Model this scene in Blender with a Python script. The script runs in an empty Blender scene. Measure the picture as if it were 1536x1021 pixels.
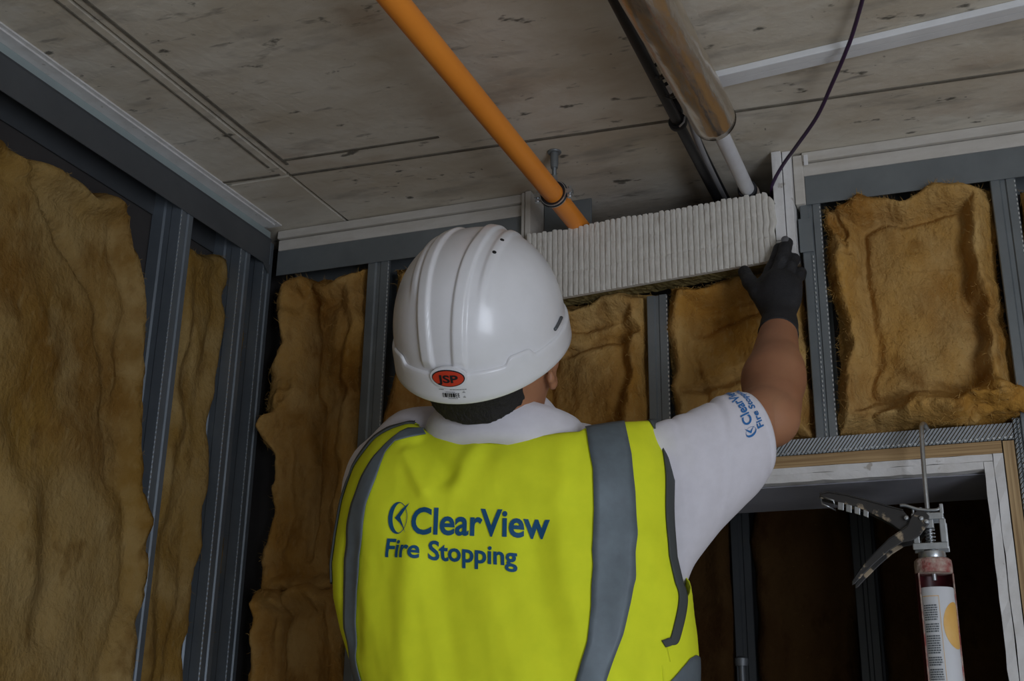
import bpy, bmesh, math, random
import numpy as np
from mathutils import Vector, Matrix

random.seed(7)
SC = bpy.context.scene
COL = SC.collection

# ------------------------------------------------------------------ camera, light, exposure
cam_d = bpy.data.cameras.new('camera')
cam = bpy.data.objects.new('camera', cam_d)
COL.objects.link(cam)
SC.camera = cam
cam_d.sensor_width = 36.0
cam_d.lens = 41.56
cam_d.clip_start = 0.05
# columns: right, up, back
cam.matrix_world = Matrix(((0.92696305, 0.1086225, 0.35908307, 0.0),
                           (0.37482046, -0.30842768, -0.87428942, 0.0),
                           (0.01578365, 0.94502567, -0.326615, 1.65),
                           (0, 0, 0, 1)))
SC.view_settings.view_transform = 'Standard'
SC.view_settings.look = 'None'
SC.view_settings.gamma = 1.0
SC.view_settings.use_curve_mapping = False
SC.view_settings.exposure = 0.0

world = bpy.data.worlds.new('world')
SC.world = world
world.use_nodes = True
bg = world.node_tree.nodes['Background']
bg.inputs['Color'].default_value = (0.78, 0.88, 1.0, 1)
bg.inputs['Strength'].default_value = 0.055


def area_light(name, loc, target, sx, sy, power, color):
    ld = bpy.data.lights.new(name, 'AREA')
    ld.shape = 'RECTANGLE'
    ld.size, ld.size_y, ld.energy, ld.color = sx, sy, power, color
    o = bpy.data.objects.new(name, ld)
    COL.objects.link(o)
    o.location = loc
    o.rotation_euler = (Vector(target) - Vector(loc)).to_track_quat('-Z', 'Y').to_euler()
    return o


# assumed daylight from right rear: area lamp added out of view, no window modelled
area_light('assumed_daylight_lamp', (2.2, -0.9, 1.25), (-0.6, 1.6, 2.1), 1.9, 1.7, 72.0, (0.88, 0.95, 1.08))
# weaker fill lamp added behind the photographer, no opening built there
area_light('fill_behind_camera', (0.3, -2.6, 1.2), (-0.6, 1.6, 2.0), 1.0, 1.9, 5.0, (0.92, 0.96, 1.0))
SC.cycles.max_bounces = 6
SC.cycles.diffuse_bounces = 4
SC.cycles.use_denoising = True


# ------------------------------------------------------------------ noise
def _hash(ix, iy, iz, seed):
    h = (ix.astype(np.int64) * 374761393 + iy.astype(np.int64) * 668265263 + iz.astype(np.int64) * 2147483647 + seed * 974634777)
    h = (h ^ (h >> 13)) * 1274126177
    h = h ^ (h >> 16)
    return (h & 0xFFFFFF).astype(np.float64) / float(0xFFFFFF)


def vnoise(x, y, z=0.0, seed=0):
    x, y, z = np.broadcast_arrays(np.asarray(x, float), np.asarray(y, float), np.asarray(z, float))
    ix, iy, iz = np.floor(x), np.floor(y), np.floor(z)
    fx, fy, fz = x - ix, y - iy, z - iz
    fx, fy, fz = [t * t * (3 - 2 * t) for t in (fx, fy, fz)]
    ix, iy, iz = ix.astype(int), iy.astype(int), iz.astype(int)
    r = 0
    for dx in (0, 1):
        for dy in (0, 1):
            for dz in (0, 1):
                w = (fx if dx else 1 - fx) * (fy if dy else 1 - fy) * (fz if dz else 1 - fz)
                r = r + w * _hash(ix + dx, iy + dy, iz + dz, seed)
    return r * 2 - 1


def fbm(x, y, z=0.0, octaves=4, seed=0):
    s, a, t = 0, 1.0, 0
    for o in range(octaves):
        s = s + a * vnoise(np.asarray(x) * 2 ** o, np.asarray(y) * 2 ** o, np.asarray(z) * 2 ** o, seed + o * 17)
        t += a
        a *= 0.5
    return s / t


# ------------------------------------------------------------------ materials
def mat(name, color, rough=0.7, metal=0.0, color2=None, scale=8.0, stretch=(1, 1, 1), lo=0.35, hi=0.65, detail=5.0,
        bump=0.0, bscale=60.0, bstretch=(1, 1, 1), bdist=0.01, spec=0.5, spots=None, sheen=0.0, coat=0.0, sub=0.0):
    m = bpy.data.materials.new(name)
    m.use_nodes = True
    nt = m.node_tree
    b = nt.nodes['Principled BSDF']
    b.inputs['Base Color'].default_value = (*color, 1)
    b.inputs['Roughness'].default_value = rough
    b.inputs['Metallic'].default_value = metal
    b.inputs['Specular IOR Level'].default_value = spec
    if sheen:
        b.inputs['Sheen Weight'].default_value = sheen
    if coat:
        b.inputs['Coat Weight'].default_value = coat
    if sub:
        b.inputs['Subsurface Weight'].default_value = sub
        b.inputs['Subsurface Radius'].default_value = (0.02, 0.008, 0.004)
        b.inputs['Subsurface Scale'].default_value = 0.3
    tc = nt.nodes.new('ShaderNodeTexCoord')

    def mapped(st):
        mp = nt.nodes.new('ShaderNodeMapping')
        mp.inputs['Scale'].default_value = st
        nt.links.new(tc.outputs['Object'], mp.inputs['Vector'])
        return mp.outputs['Vector']

    def noise(sc, st, det=5.0, rough_=0.6):
        n = nt.nodes.new('ShaderNodeTexNoise')
        n.inputs['Scale'].default_value = sc
        n.inputs['Detail'].default_value = det
        n.inputs['Roughness'].default_value = rough_
        nt.links.new(mapped(st), n.inputs['Vector'])
        return n.outputs['Fac']

    cur = None
    if color2 is not None:
        r = nt.nodes.new('ShaderNodeValToRGB')
        r.color_ramp.elements[0].position = lo
        r.color_ramp.elements[1].position = hi
        r.color_ramp.elements[0].color = (*color, 1)
        r.color_ramp.elements[1].color = (*color2, 1)
        nt.links.new(noise(scale, stretch, detail), r.inputs['Fac'])
        cur = r.outputs['Color']
    for sp in (spots or []):
        # (colour, scale, stretch, lo, hi, strength)
        r = nt.nodes.new('ShaderNodeValToRGB')
        r.color_ramp.elements[0].position = sp[3]
        r.color_ramp.elements[1].position = sp[4]
        r.color_ramp.elements[0].color = (0, 0, 0, 1)
        r.color_ramp.elements[1].color = (sp[5], sp[5], sp[5], 1)
        nt.links.new(noise(sp[1], sp[2], 4.0, 0.55), r.inputs['Fac'])
        mx = nt.nodes.new('ShaderNodeMixRGB')
        nt.links.new(r.outputs['Color'], mx.inputs['Fac'])
        if cur is None:
            mx.inputs['Color1'].default_value = (*color, 1)
        else:
            nt.links.new(cur, mx.inputs['Color1'])
        mx.inputs['Color2'].default_value = (*sp[0], 1)
        cur = mx.outputs['Color']
    if cur is not None:
        nt.links.new(cur, b.inputs['Base Color'])
    if bump:
        bp = nt.nodes.new('ShaderNodeBump')
        bp.inputs['Strength'].default_value = bump
        bp.inputs['Distance'].default_value = bdist
        nt.links.new(noise(bscale, bstretch, 4.0), bp.inputs['Height'])
        nt.links.new(bp.outputs['Normal'], b.inputs['Normal'])
    return m


def knurl_mat(name, color, rough, metal, sx, axis_pair):
    """galvanised steel with a diagonal knurled relief"""
    m = mat(name, color, rough, metal, color2=tuple(c * 0.72 for c in color), scale=14, lo=0.3, hi=0.7)
    nt = m.node_tree
    b = nt.nodes['Principled BSDF']
    tc = nt.nodes.new('ShaderNodeTexCoord')
    sp = nt.nodes.new('ShaderNodeSeparateXYZ')
    nt.links.new(tc.outputs['Object'], sp.inputs[0])

    def math_(op, a, c):
        n = nt.nodes.new('ShaderNodeMath')
        n.operation = op
        for i, v in enumerate((a, c)):
            if isinstance(v, (int, float)):
                n.inputs[i].default_value = v
            else:
                nt.links.new(v, n.inputs[i])
        return n.outputs[0]
    s = math_('ADD', math_('MULTIPLY', sp.outputs[axis_pair[0]], sx), math_('MULTIPLY', sp.outputs[axis_pair[1]], -sx * 0.75))
    w = math_('SINE', s, 0.0)
    bp = nt.nodes.new('ShaderNodeBump')
    bp.inputs['Strength'].default_value = 0.8
    bp.inputs['Distance'].default_value = 0.0018
    nt.links.new(w, bp.inputs['Height'])
    nt.links.new(bp.outputs['Normal'], b.inputs['Normal'])
    return m


M = {}
M['concrete'] = mat('concrete', (0.57, 0.50, 0.39), 0.9, color2=(0.73, 0.685, 0.59), scale=4.2, stretch=(0.9, 1.9, 1), lo=0.33, hi=0.66,
                    bump=0.35, bscale=55, bdist=0.004, spec=0.2,
                    spots=[((0.33, 0.30, 0.255), 8.0, (0.8, 2.4, 1), 0.55, 0.74, 0.7), ((0.74, 0.70, 0.63), 14.0, (0.8, 1.6, 1), 0.58, 0.76, 0.5), ((0.20, 0.185, 0.16), 24.0, (0.45, 2.0, 1), 0.645, 0.72, 0.6),
                           ((0.44, 0.31, 0.21), 5.0, (1, 1.4, 1), 0.58, 0.76, 0.5),
                           ((0.09, 0.085, 0.07), 20.0, (0.8, 1.5, 1), 0.65, 0.71, 0.85),
                           ((0.075, 0.07, 0.06), 70.0, (1, 1, 1), 0.70, 0.76, 0.7)])
M['groove'] = mat('groove', (0.13, 0.115, 0.09), 0.95, color2=(0.20, 0.18, 0.14), scale=30, bump=0.3)
M['floor'] = mat('floor_concrete', (0.50, 0.48, 0.44), 0.9, color2=(0.58, 0.56, 0.52), scale=4)
M['plaster'] = mat('plasterboard', (0.60, 0.57, 0.52), 0.9, color2=(0.52, 0.485, 0.43), scale=22, stretch=(0.4, 0.4, 1.6), bump=0.4, bscale=45, bdist=0.004, spec=0.2,
                   spots=[((0.42, 0.36, 0.28), 12, (0.4, 0.4, 2.5), 0.58, 0.75, 0.5)])
M['plaster_white'] = mat('plasterboard_white', (0.74, 0.73, 0.72), 0.9, color2=(0.62, 0.60, 0.57), scale=20, lo=0.45, hi=0.75, bump=0.45, bscale=50, bdist=0.004, spec=0.2,
                         spots=[((0.30, 0.25, 0.19), 38, (1, 1, 1), 0.66, 0.72, 0.6)])
M['strip_white'] = mat('white_strip', (0.84, 0.85, 0.86), 0.8, color2=(0.76, 0.77, 0.78), scale=16)
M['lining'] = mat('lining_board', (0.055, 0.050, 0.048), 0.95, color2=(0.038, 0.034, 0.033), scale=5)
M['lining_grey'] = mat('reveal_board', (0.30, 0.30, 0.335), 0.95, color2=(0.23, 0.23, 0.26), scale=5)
M['galv'] = mat('galvanised_steel', (0.25, 0.275, 0.285), 0.5, 0.55, color2=(0.19, 0.21, 0.22), scale=9, lo=0.3, hi=0.7,
                bump=0.08, bscale=200, bdist=0.001)
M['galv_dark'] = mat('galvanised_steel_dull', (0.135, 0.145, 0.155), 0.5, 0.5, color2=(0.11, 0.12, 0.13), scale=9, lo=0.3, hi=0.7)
M['galv_stud'] = mat('galvanised_stud', (0.23, 0.265, 0.30), 0.45, 0.55, color2=(0.17, 0.20, 0.23), scale=9, lo=0.3, hi=0.7, bump=0.25, bscale=260, bstretch=(1, 1, 0.1), bdist=0.0006)
M['galv_lip'] = mat('galvanised_upper_lip', (0.44, 0.53, 0.53), 0.5, 0.4, color2=(0.38, 0.45, 0.46), scale=6)
M['knurl_x'] = knurl_mat('knurled_steel_track', (0.42, 0.46, 0.48), 0.42, 0.6, 1050.0, (0, 2))
M['knurl_y'] = knurl_mat('knurled_steel_side', (0.30, 0.33, 0.35), 0.45, 0.55, 620.0, (1, 2))
M['zinc'] = mat('bright_zinc', (0.62, 0.65, 0.68), 0.32, 0.85, color2=(0.45, 0.48, 0.5), scale=40)
M['rib_edge'] = mat('punched_steel_edge', (0.80, 0.84, 0.86), 0.35, 0.7)
M['ply'] = mat('plywood', (0.46, 0.31, 0.15), 0.75, color2=(0.28, 0.17, 0.075), scale=10, stretch=(0.3, 0.3, 24), lo=0.42, hi=0.6, bump=0.2, bscale=40, bstretch=(0.3, 0.3, 14), bdist=0.003)
M['ply_v'] = mat('plywood_upright', (0.50, 0.35, 0.18), 0.75, color2=(0.30, 0.19, 0.09), scale=10, stretch=(24, 0.3, 0.3), lo=0.42, hi=0.6, bump=0.2, bscale=40, bstretch=(14, 0.3, 0.3), bdist=0.003)


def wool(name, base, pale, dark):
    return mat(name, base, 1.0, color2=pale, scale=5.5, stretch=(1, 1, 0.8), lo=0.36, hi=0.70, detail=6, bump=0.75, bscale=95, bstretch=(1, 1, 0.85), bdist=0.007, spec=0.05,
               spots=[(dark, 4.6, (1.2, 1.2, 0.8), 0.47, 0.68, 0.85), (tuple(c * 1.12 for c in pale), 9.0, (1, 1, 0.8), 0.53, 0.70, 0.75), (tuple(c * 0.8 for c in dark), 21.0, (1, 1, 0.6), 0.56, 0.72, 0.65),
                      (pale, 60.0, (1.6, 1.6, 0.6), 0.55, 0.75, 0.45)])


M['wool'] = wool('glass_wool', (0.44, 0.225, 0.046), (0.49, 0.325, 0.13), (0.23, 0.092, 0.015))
M['wool_dimmed'] = wool('glass_wool_dimmed', (0.25, 0.145, 0.034), (0.32, 0.225, 0.095), (0.165, 0.08, 0.016))  # darkened copy of wool: weaker light on the left wall is in the colour
M['wool_fibre'] = mat('glass_wool_fibre', (0.50, 0.31, 0.10), 0.9, spec=0.1)
M['wool_fibre_dimmed'] = mat('dimmed_glass_wool_fibre', (0.30, 0.19, 0.06), 0.9, spec=0.1)  # fibres dimmed like their wool, the weak light put into the colour
M['wool_shaded'] = wool('glass_wool_shaded', (0.09, 0.045, 0.015), (0.11, 0.06, 0.022), (0.06, 0.025, 0.008))  # shaded copy of wool; gloom of the far room is in the colour
M['orange'] = mat('orange_plastic', (1.0, 0.34, 0.04), 0.4, color2=(0.94, 0.30, 0.035), scale=6, bump=0.05, bscale=90, bdist=0.001)
M['black'] = mat('black_plastic', (0.012, 0.012, 0.014), 0.45, color2=(0.02, 0.02, 0.022), scale=20)
M['rubber'] = mat('black_rubber', (0.015, 0.016, 0.02), 0.6)
M['white_pipe'] = mat('white_plastic', (0.72, 0.73, 0.76), 0.4, color2=(0.66, 0.66, 0.68), scale=20)
M['grey_cable'] = mat('grey_cable_sheath', (0.42, 0.42, 0.44), 0.5)
M['purple'] = mat('purple_cable_sheath', (0.045, 0.02, 0.065), 0.4)
M['foil'] = mat('aluminium_foil', (0.80, 0.75, 0.68), 0.26, 0.95, color2=(0.66, 0.56, 0.44), scale=7, stretch=(1, 0.25, 1), bump=0.5, bscale=26, bstretch=(1, 0.35, 1), bdist=0.006)
M['mortar'] = mat('mortar', (0.40, 0.33, 0.27), 0.95, bump=0.6, bscale=60)
M['batt_coat'] = mat('white_batt_coating', (0.66, 0.635, 0.575), 0.92, color2=(0.58, 0.55, 0.49), scale=35, stretch=(1, 1, 1), lo=0.4, hi=0.7, bump=0.35, bscale=130, bdist=0.003, spec=0.15,
                     spots=[((0.42, 0.36, 0.30), 60, (1, 1, 0.4), 0.67, 0.74, 0.6)])
M['batt_core'] = mat('stone_wool', (0.20, 0.155, 0.065), 1.0, color2=(0.14, 0.105, 0.04), scale=30, stretch=(0.3, 1, 3), bump=0.6, bscale=90, spec=0.05)
M['helmet'] = mat('white_helmet_shell', (0.80, 0.80, 0.82), 0.28, color2=(0.77, 0.77, 0.785), scale=30, coat=0.15,
                  spots=[((0.60, 0.57, 0.50), 9, (1, 1, 1), 0.66, 0.85, 0.35)])
M['badge_red'] = mat('red_badge', (0.62, 0.05, 0.02), 0.35)
M['ink'] = mat('black_ink', (0.012, 0.012, 0.014), 0.5)
M['hole'] = mat('vent_hole', (0.01, 0.01, 0.01), 0.9)
M['skin'] = mat('skin', (0.40, 0.185, 0.095), 0.55, color2=(0.34, 0.145, 0.075), scale=16, lo=0.35, hi=0.7, bump=0.12, bscale=240, bdist=0.001, sub=0.12,
                spots=[((0.36, 0.15, 0.09), 30, (1, 1, 1), 0.6, 0.8, 0.35)])
M['hair'] = mat('dark_hair', (0.012, 0.010, 0.010), 0.7, bump=0.9, bscale=260, bstretch=(1, 1, 0.25), bdist=0.004)
M['shirt'] = mat('white_cotton', (0.72, 0.70, 0.755), 0.95, color2=(0.68, 0.66, 0.71), scale=60, bump=0.15, bscale=600, bdist=0.001, spec=0.15, sheen=0.2)
M['vest'] = mat('fluorescent_yellow_fabric', (0.83, 0.90, 0.03), 0.8, color2=(0.78, 0.86, 0.028), scale=45, bump=0.1, bscale=700, bdist=0.0008, spec=0.2)
M['reflect'] = mat('reflective_tape', (0.155, 0.195, 0.22), 0.55, 0.25, color2=(0.135, 0.165, 0.19), scale=60, bump=0.1, bscale=500, bdist=0.0006)
M['binding'] = mat('grey_binding_tape', (0.060, 0.068, 0.068), 0.8)
M['print_blue'] = mat('blue_print', (0.004, 0.085, 0.21), 0.7)
M['print_sleeve'] = mat('blue_sleeve_print', (0.02, 0.15, 0.42), 0.8)
M['trousers'] = mat('navy_work_trousers', (0.02, 0.025, 0.045), 0.9)
M['boot'] = mat('boot_leather', (0.06, 0.035, 0.02), 0.6)
M['glove'] = mat('black_knit_glove', (0.012, 0.012, 0.014), 0.75, color2=(0.022, 0.022, 0.025), scale=40, bump=0.7, bscale=260, bdist=0.002)
M['glove_pad'] = mat('worn_grey_fingertip', (0.12, 0.12, 0.125), 0.7)
M['gun_black'] = mat('painted_black_steel', (0.022, 0.021, 0.021), 0.5, color2=(0.035, 0.032, 0.03), scale=20,
                     spots=[((0.42, 0.33, 0.22), 34, (1, 1, 1), 0.56, 0.62, 0.85)])
M['gun_red'] = mat('dark_red_carriage', (0.085, 0.010, 0.014), 0.35, color2=(0.06, 0.008, 0.01), scale=12,
                   spots=[((0.42, 0.36, 0.30), 40, (1, 1, 1), 0.66, 0.72, 0.7)])
M['smear'] = mat('dried_sealant', (0.50, 0.40, 0.34), 0.9, color2=(0.32, 0.09, 0.08), scale=34, lo=0.42, hi=0.6, bump=0.6, bscale=70)
M['tube_white'] = mat('white_cartridge', (0.72, 0.74, 0.78), 0.4)
M['tube_text'] = mat('grey_label_print', (0.14, 0.16, 0.18), 0.6)
M['tube_orange'] = mat('orange_label_print', (0.78, 0.43, 0.10), 0.5, color2=(0.85, 0.56, 0.20), scale=14)
M['timber'] = mat('timber_board', (0.32, 0.22, 0.12), 0.8)


# ------------------------------------------------------------------ mesh helpers
class MB:
    def __init__(self):
        self.v, self.f = [], []

    def add(self, V, F):
        n = len(self.v)
        self.v.extend([tuple(map(float, p)) for p in V])
        self.f.extend([tuple(int(i) + n for i in q) for q in F])
        return self

    def box(self, a, b):
        x0, y0, z0 = a
        x1, y1, z1 = b
        V = [(x0, y0, z0), (x1, y0, z0), (x1, y1, z0), (x0, y1, z0), (x0, y0, z1), (x1, y0, z1), (x1, y1, z1), (x0, y1, z1)]
        return self.add(V, [(0, 3, 2, 1), (4, 5, 6, 7), (0, 1, 5, 4), (1, 2, 6, 5), (2, 3, 7, 6), (3, 0, 4, 7)])

    def hexa(self, lo, hi):
        """lo, hi: four corners each, same order"""
        return self.add(list(lo) + list(hi), [(3, 2, 1, 0), (4, 5, 6, 7), (0, 1, 5, 4), (1, 2, 6, 5), (2, 3, 7, 6), (3, 0, 4, 7)])

    def prism(self, poly, axis, lo, hi):
        """2-D polygon extruded along axis (0 x, 1 y, 2 z) between lo and hi; poly in the other two axes in order"""
        def pt(p, t):
            q = list(p)
            q.insert(axis, t)
            return q
        n = len(poly)
        V = [pt(p, lo) for p in poly] + [pt(p, hi) for p in poly]
        F = [tuple(range(n))[::-1], tuple(range(n, 2 * n))]
        F += [(i, (i + 1) % n, n + (i + 1) % n, n + i) for i in range(n)]
        return self.add(V, F)

    def tube(self, pts, r, n=16, caps=True, closed=False, squash=None):
        pts = [Vector(p) for p in pts]
        k = len(pts)
        rs = r if isinstance(r, (list, tuple)) else [r] * k
        V, F = [], []
        up = None
        for i, p in enumerate(pts):
            if closed:
                t = (pts[(i + 1) % k] - pts[i - 1]).normalized()
            else:
                t = (pts[min(i + 1, k - 1)] - pts[max(i - 1, 0)]).normalized()
            if up is None:
                up = Vector((0, 0, 1)) if abs(t.z) < 0.9 else Vector((1, 0, 0))
            a = up - t * up.dot(t)
            a.normalize()
            up = a
            b = t.cross(a)
            for j in range(n):
                w = 2 * math.pi * j / n
                V.append(p + (a * math.cos(w) * (squash or 1.0) + b * math.sin(w)) * rs[i])
        for i in range(k if closed else k - 1):
            for j in range(n):
                i2 = (i + 1) % k
                F.append((i * n + j, i * n + (j + 1) % n, i2 * n + (j + 1) % n, i2 * n + j))
        if caps and not closed:
            F.append(tuple(range(n))[::-1])
            F.append(tuple((k - 1) * n + j for j in range(n)))
        return self.add(V, F)

    def lathe(self, prof, origin, axis, n=32, a0=0.0, a1=2 * math.pi):
        """prof: list of (radius, height along axis)"""
        ax = Vector(axis).normalized()
        u = ax.orthogonal().normalized()
        w = ax.cross(u)
        o = Vector(origin)
        full = abs(a1 - a0 - 2 * math.pi) < 1e-6
        m = n if full else n + 1
        V, F = [], []
        for r, h in prof:
            for j in range(m):
                t = a0 + (a1 - a0) * j / n
                V.append(o + ax * h + (u * math.cos(t) + w * math.sin(t)) * r)
        for i in range(len(prof) - 1):
            for j in range(n):
                F.append((i * m + j, i * m + (j + 1) % m, (i + 1) * m + (j + 1) % m, (i + 1) * m + j))
        return self.add(V, F)

    def grid(self, P):
        P = np.asarray(P)
        a, b = P.shape[:2]
        F = [(i * b + j, i * b + j + 1, (i + 1) * b + j + 1, (i + 1) * b + j) for i in range(a - 1) for j in range(b - 1)]
        return self.add(P.reshape(-1, 3), F)

    def build(self, name, m, parent=None, smooth=False, angle=None, bevel=0.0, solid=0.0, offset=-1.0, recalc=True, weld=False):
        me = bpy.data.meshes.new(name)
        me.from_pydata(self.v, [], self.f)
        if recalc:
            bm = bmesh.new()
            bm.from_mesh(me)
            if weld:
                bmesh.ops.remove_doubles(bm, verts=bm.verts, dist=1e-6)
            bmesh.ops.recalc_face_normals(bm, faces=bm.faces)
            bm.to_mesh(me)
            bm.free()
        me.materials.append(m)
        if smooth:
            for p in me.polygons:
                p.use_smooth = True
        if angle is not None:
            me.set_sharp_from_angle(angle=math.radians(angle))
        o = bpy.data.objects.new(name, me)
        COL.objects.link(o)
        if parent:
            o.parent = parent
        if bevel:
            md = o.modifiers.new('bevel', 'BEVEL')
            md.width = bevel
            md.segments = 2
            md.limit_method = 'ANGLE'
            md.harden_normals = False
        if solid:
            md = o.modifiers.new('solid', 'SOLIDIFY')
            md.thickness = solid
            md.offset = offset
        return o


def empty(name, loc=(0, 0, 0)):
    o = bpy.data.objects.new(name, None)
    COL.objects.link(o)
    o.empty_display_size = 0.05
    return o


def tag(o, label, cat, group=None, kind=None):
    o['label'] = label
    o['category'] = cat
    if group:
        o['group'] = group
    if kind:
        o['kind'] = kind
    return o


def structure(o):
    o['kind'] = 'structure'
    return o


def catmull(pts, n=8):
    P = [np.array(p, float) for p in pts]
    P = [2 * P[0] - P[1]] + P + [2 * P[-1] - P[-2]]
    out = []
    for i in range(1, len(P) - 2):
        for k in range(n):
            t = k / n
            out.append(0.5 * ((2 * P[i]) + (P[i + 1] - P[i - 1]) * t + (2 * P[i - 1] - 5 * P[i] + 4 * P[i + 1] - P[i + 2]) * t * t
                              + (3 * P[i] - P[i - 1] - 3 * P[i + 1] + P[i + 2]) * t ** 3))
    out.append(P[-2])
    return out


def mesh_obj(name, V, F, m, parent=None, smooth=True):
    me = bpy.data.meshes.new(name)
    me.from_pydata([tuple(v) for v in V], [], [tuple(q) for q in F])
    me.materials.append(m)
    if smooth:
        for p in me.polygons:
            p.use_smooth = True
    o = bpy.data.objects.new(name, me)
    COL.objects.link(o)
    if parent:
        o.parent = parent
    return o


# implicit surfaces -> mesh (surface nets)
def surface_nets(F, org, h):
    s = F < 0
    nx, ny, nz = F.shape
    acc = np.zeros((nx - 1, ny - 1, nz - 1, 3))
    cnt = np.zeros((nx - 1, ny - 1, nz - 1))
    corners = [(i, j, k) for i in (0, 1) for j in (0, 1) for k in (0, 1)]

    def sub(A, c):
        return A[c[0]:nx - 1 + c[0], c[1]:ny - 1 + c[1], c[2]:nz - 1 + c[2]]
    for a in corners:
        for ax in range(3):
            if a[ax]:
                continue
            b = list(a)
            b[ax] = 1
            fa, fb = sub(F, a), sub(F, b)
            m_ = (fa < 0) != (fb < 0)
            t = np.where(m_, fa / np.where(m_, fa - fb, 1.0), 0.0)
            for d in range(3):
                acc[..., d] += m_ * (a[d] + (t if d == ax else 0.0))
            cnt += m_
    act = cnt > 0
    idx = -np.ones(act.shape, int)
    ii = np.argwhere(act)
    idx[act] = np.arange(len(ii))
    V = (ii + acc[act] / cnt[act][:, None]) * h + np.array(org)
    Q = []
    for ax in range(3):
        b = [slice(None)] * 3
        c = [slice(None)] * 3
        b[ax] = slice(0, -1)
        c[ax] = slice(1, None)
        s0, s1 = s[tuple(b)], s[tuple(c)]
        ch = np.argwhere(s0 != s1)
        o1, o2 = [x for x in range(3) if x != ax]
        ok = (ch[:, o1] > 0) & (ch[:, o2] > 0) & (ch[:, o1] < F.shape[o1] - 1) & (ch[:, o2] < F.shape[o2] - 1)
        ch = ch[ok]
        flip = s0[tuple(ch.T)]
        def cell(d1, d2):
            q = ch.copy()
            q[:, o1] += d1
            q[:, o2] += d2
            return idx[tuple(q.T)]
        q = np.stack([cell(-1, -1), cell(0, -1), cell(0, 0), cell(-1, 0)], 1)
        if ax == 1:
            flip = ~flip
        q[~flip] = q[~flip][:, ::-1]
        Q.append(q)
    return V, np.concatenate(Q)


class SDF:
    """capsule / ellipsoid blend sampled on a grid"""
    def __init__(self, lo, hi, h):
        self.h = h
        self.lo = np.array(lo, float)
        n = np.ceil((np.array(hi) - self.lo) / h).astype(int) + 1
        ax = [self.lo[d] + np.arange(n[d]) * h for d in range(3)]
        self.X, self.Y, self.Z = [a.astype(np.float32) for a in np.meshgrid(*ax, indexing='ij')]
        self.F = np.full(self.X.shape, 1e3, np.float32)

    def join(self, d, k):
        if k <= 0:
            self.F = np.minimum(self.F, d)
        else:
            hh = np.clip(0.5 + 0.5 * (self.F - d) / k, 0, 1)
            self.F = self.F * (1 - hh) + d * hh - k * hh * (1 - hh)
        return self

    def cap(self, a, b, ra, rb, k=0.02, sq=None):
        a, b = np.array(a, float), np.array(b, float)
        ab = b - a
        L2 = max((ab ** 2).sum(), 1e-9)
        px, py, pz = self.X - a[0], self.Y - a[1], self.Z - a[2]
        t = np.clip((px * ab[0] + py * ab[1] + pz * ab[2]) / L2, 0, 1)
        d = np.sqrt((px - t * ab[0]) ** 2 + (py - t * ab[1]) ** 2 + (pz - t * ab[2]) ** 2) - (ra + (rb - ra) * t)
        return self.join(d, k)

    def ell(self, c, r, R=None, k=0.02):
        c = np.array(c, float)
        px, py, pz = self.X - c[0], self.Y - c[1], self.Z - c[2]
        if R is not None:
            R = np.array(R)
            px, py, pz = [R[0, i] * px + R[1, i] * py + R[2, i] * pz for i in range(3)]
        q = np.sqrt((px / r[0]) ** 2 + (py / r[1]) ** 2 + (pz / r[2]) ** 2)
        q2 = np.sqrt((px / r[0] ** 2) ** 2 + (py / r[1] ** 2) ** 2 + (pz / r[2] ** 2) ** 2)
        return self.join(q * (q - 1) / np.maximum(q2, 1e-6), k)

    def mesh(self):
        return surface_nets(self.F.astype(float), self.lo, self.h)


def zc(x):
    """underside of the slab: it falls very slightly towards the right"""
    return 2.70 - 0.0178 * max(0.0, x + 1.194)


YB = 1.98      # face of the back wall framing
XL = -1.37     # face of the left wall framing

# ================================================================== SETTING
structure(MB().box((-1.6, -3.0, -0.1), (2.4, 3.2, 0.0)).build('floor', M['floor']))

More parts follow.
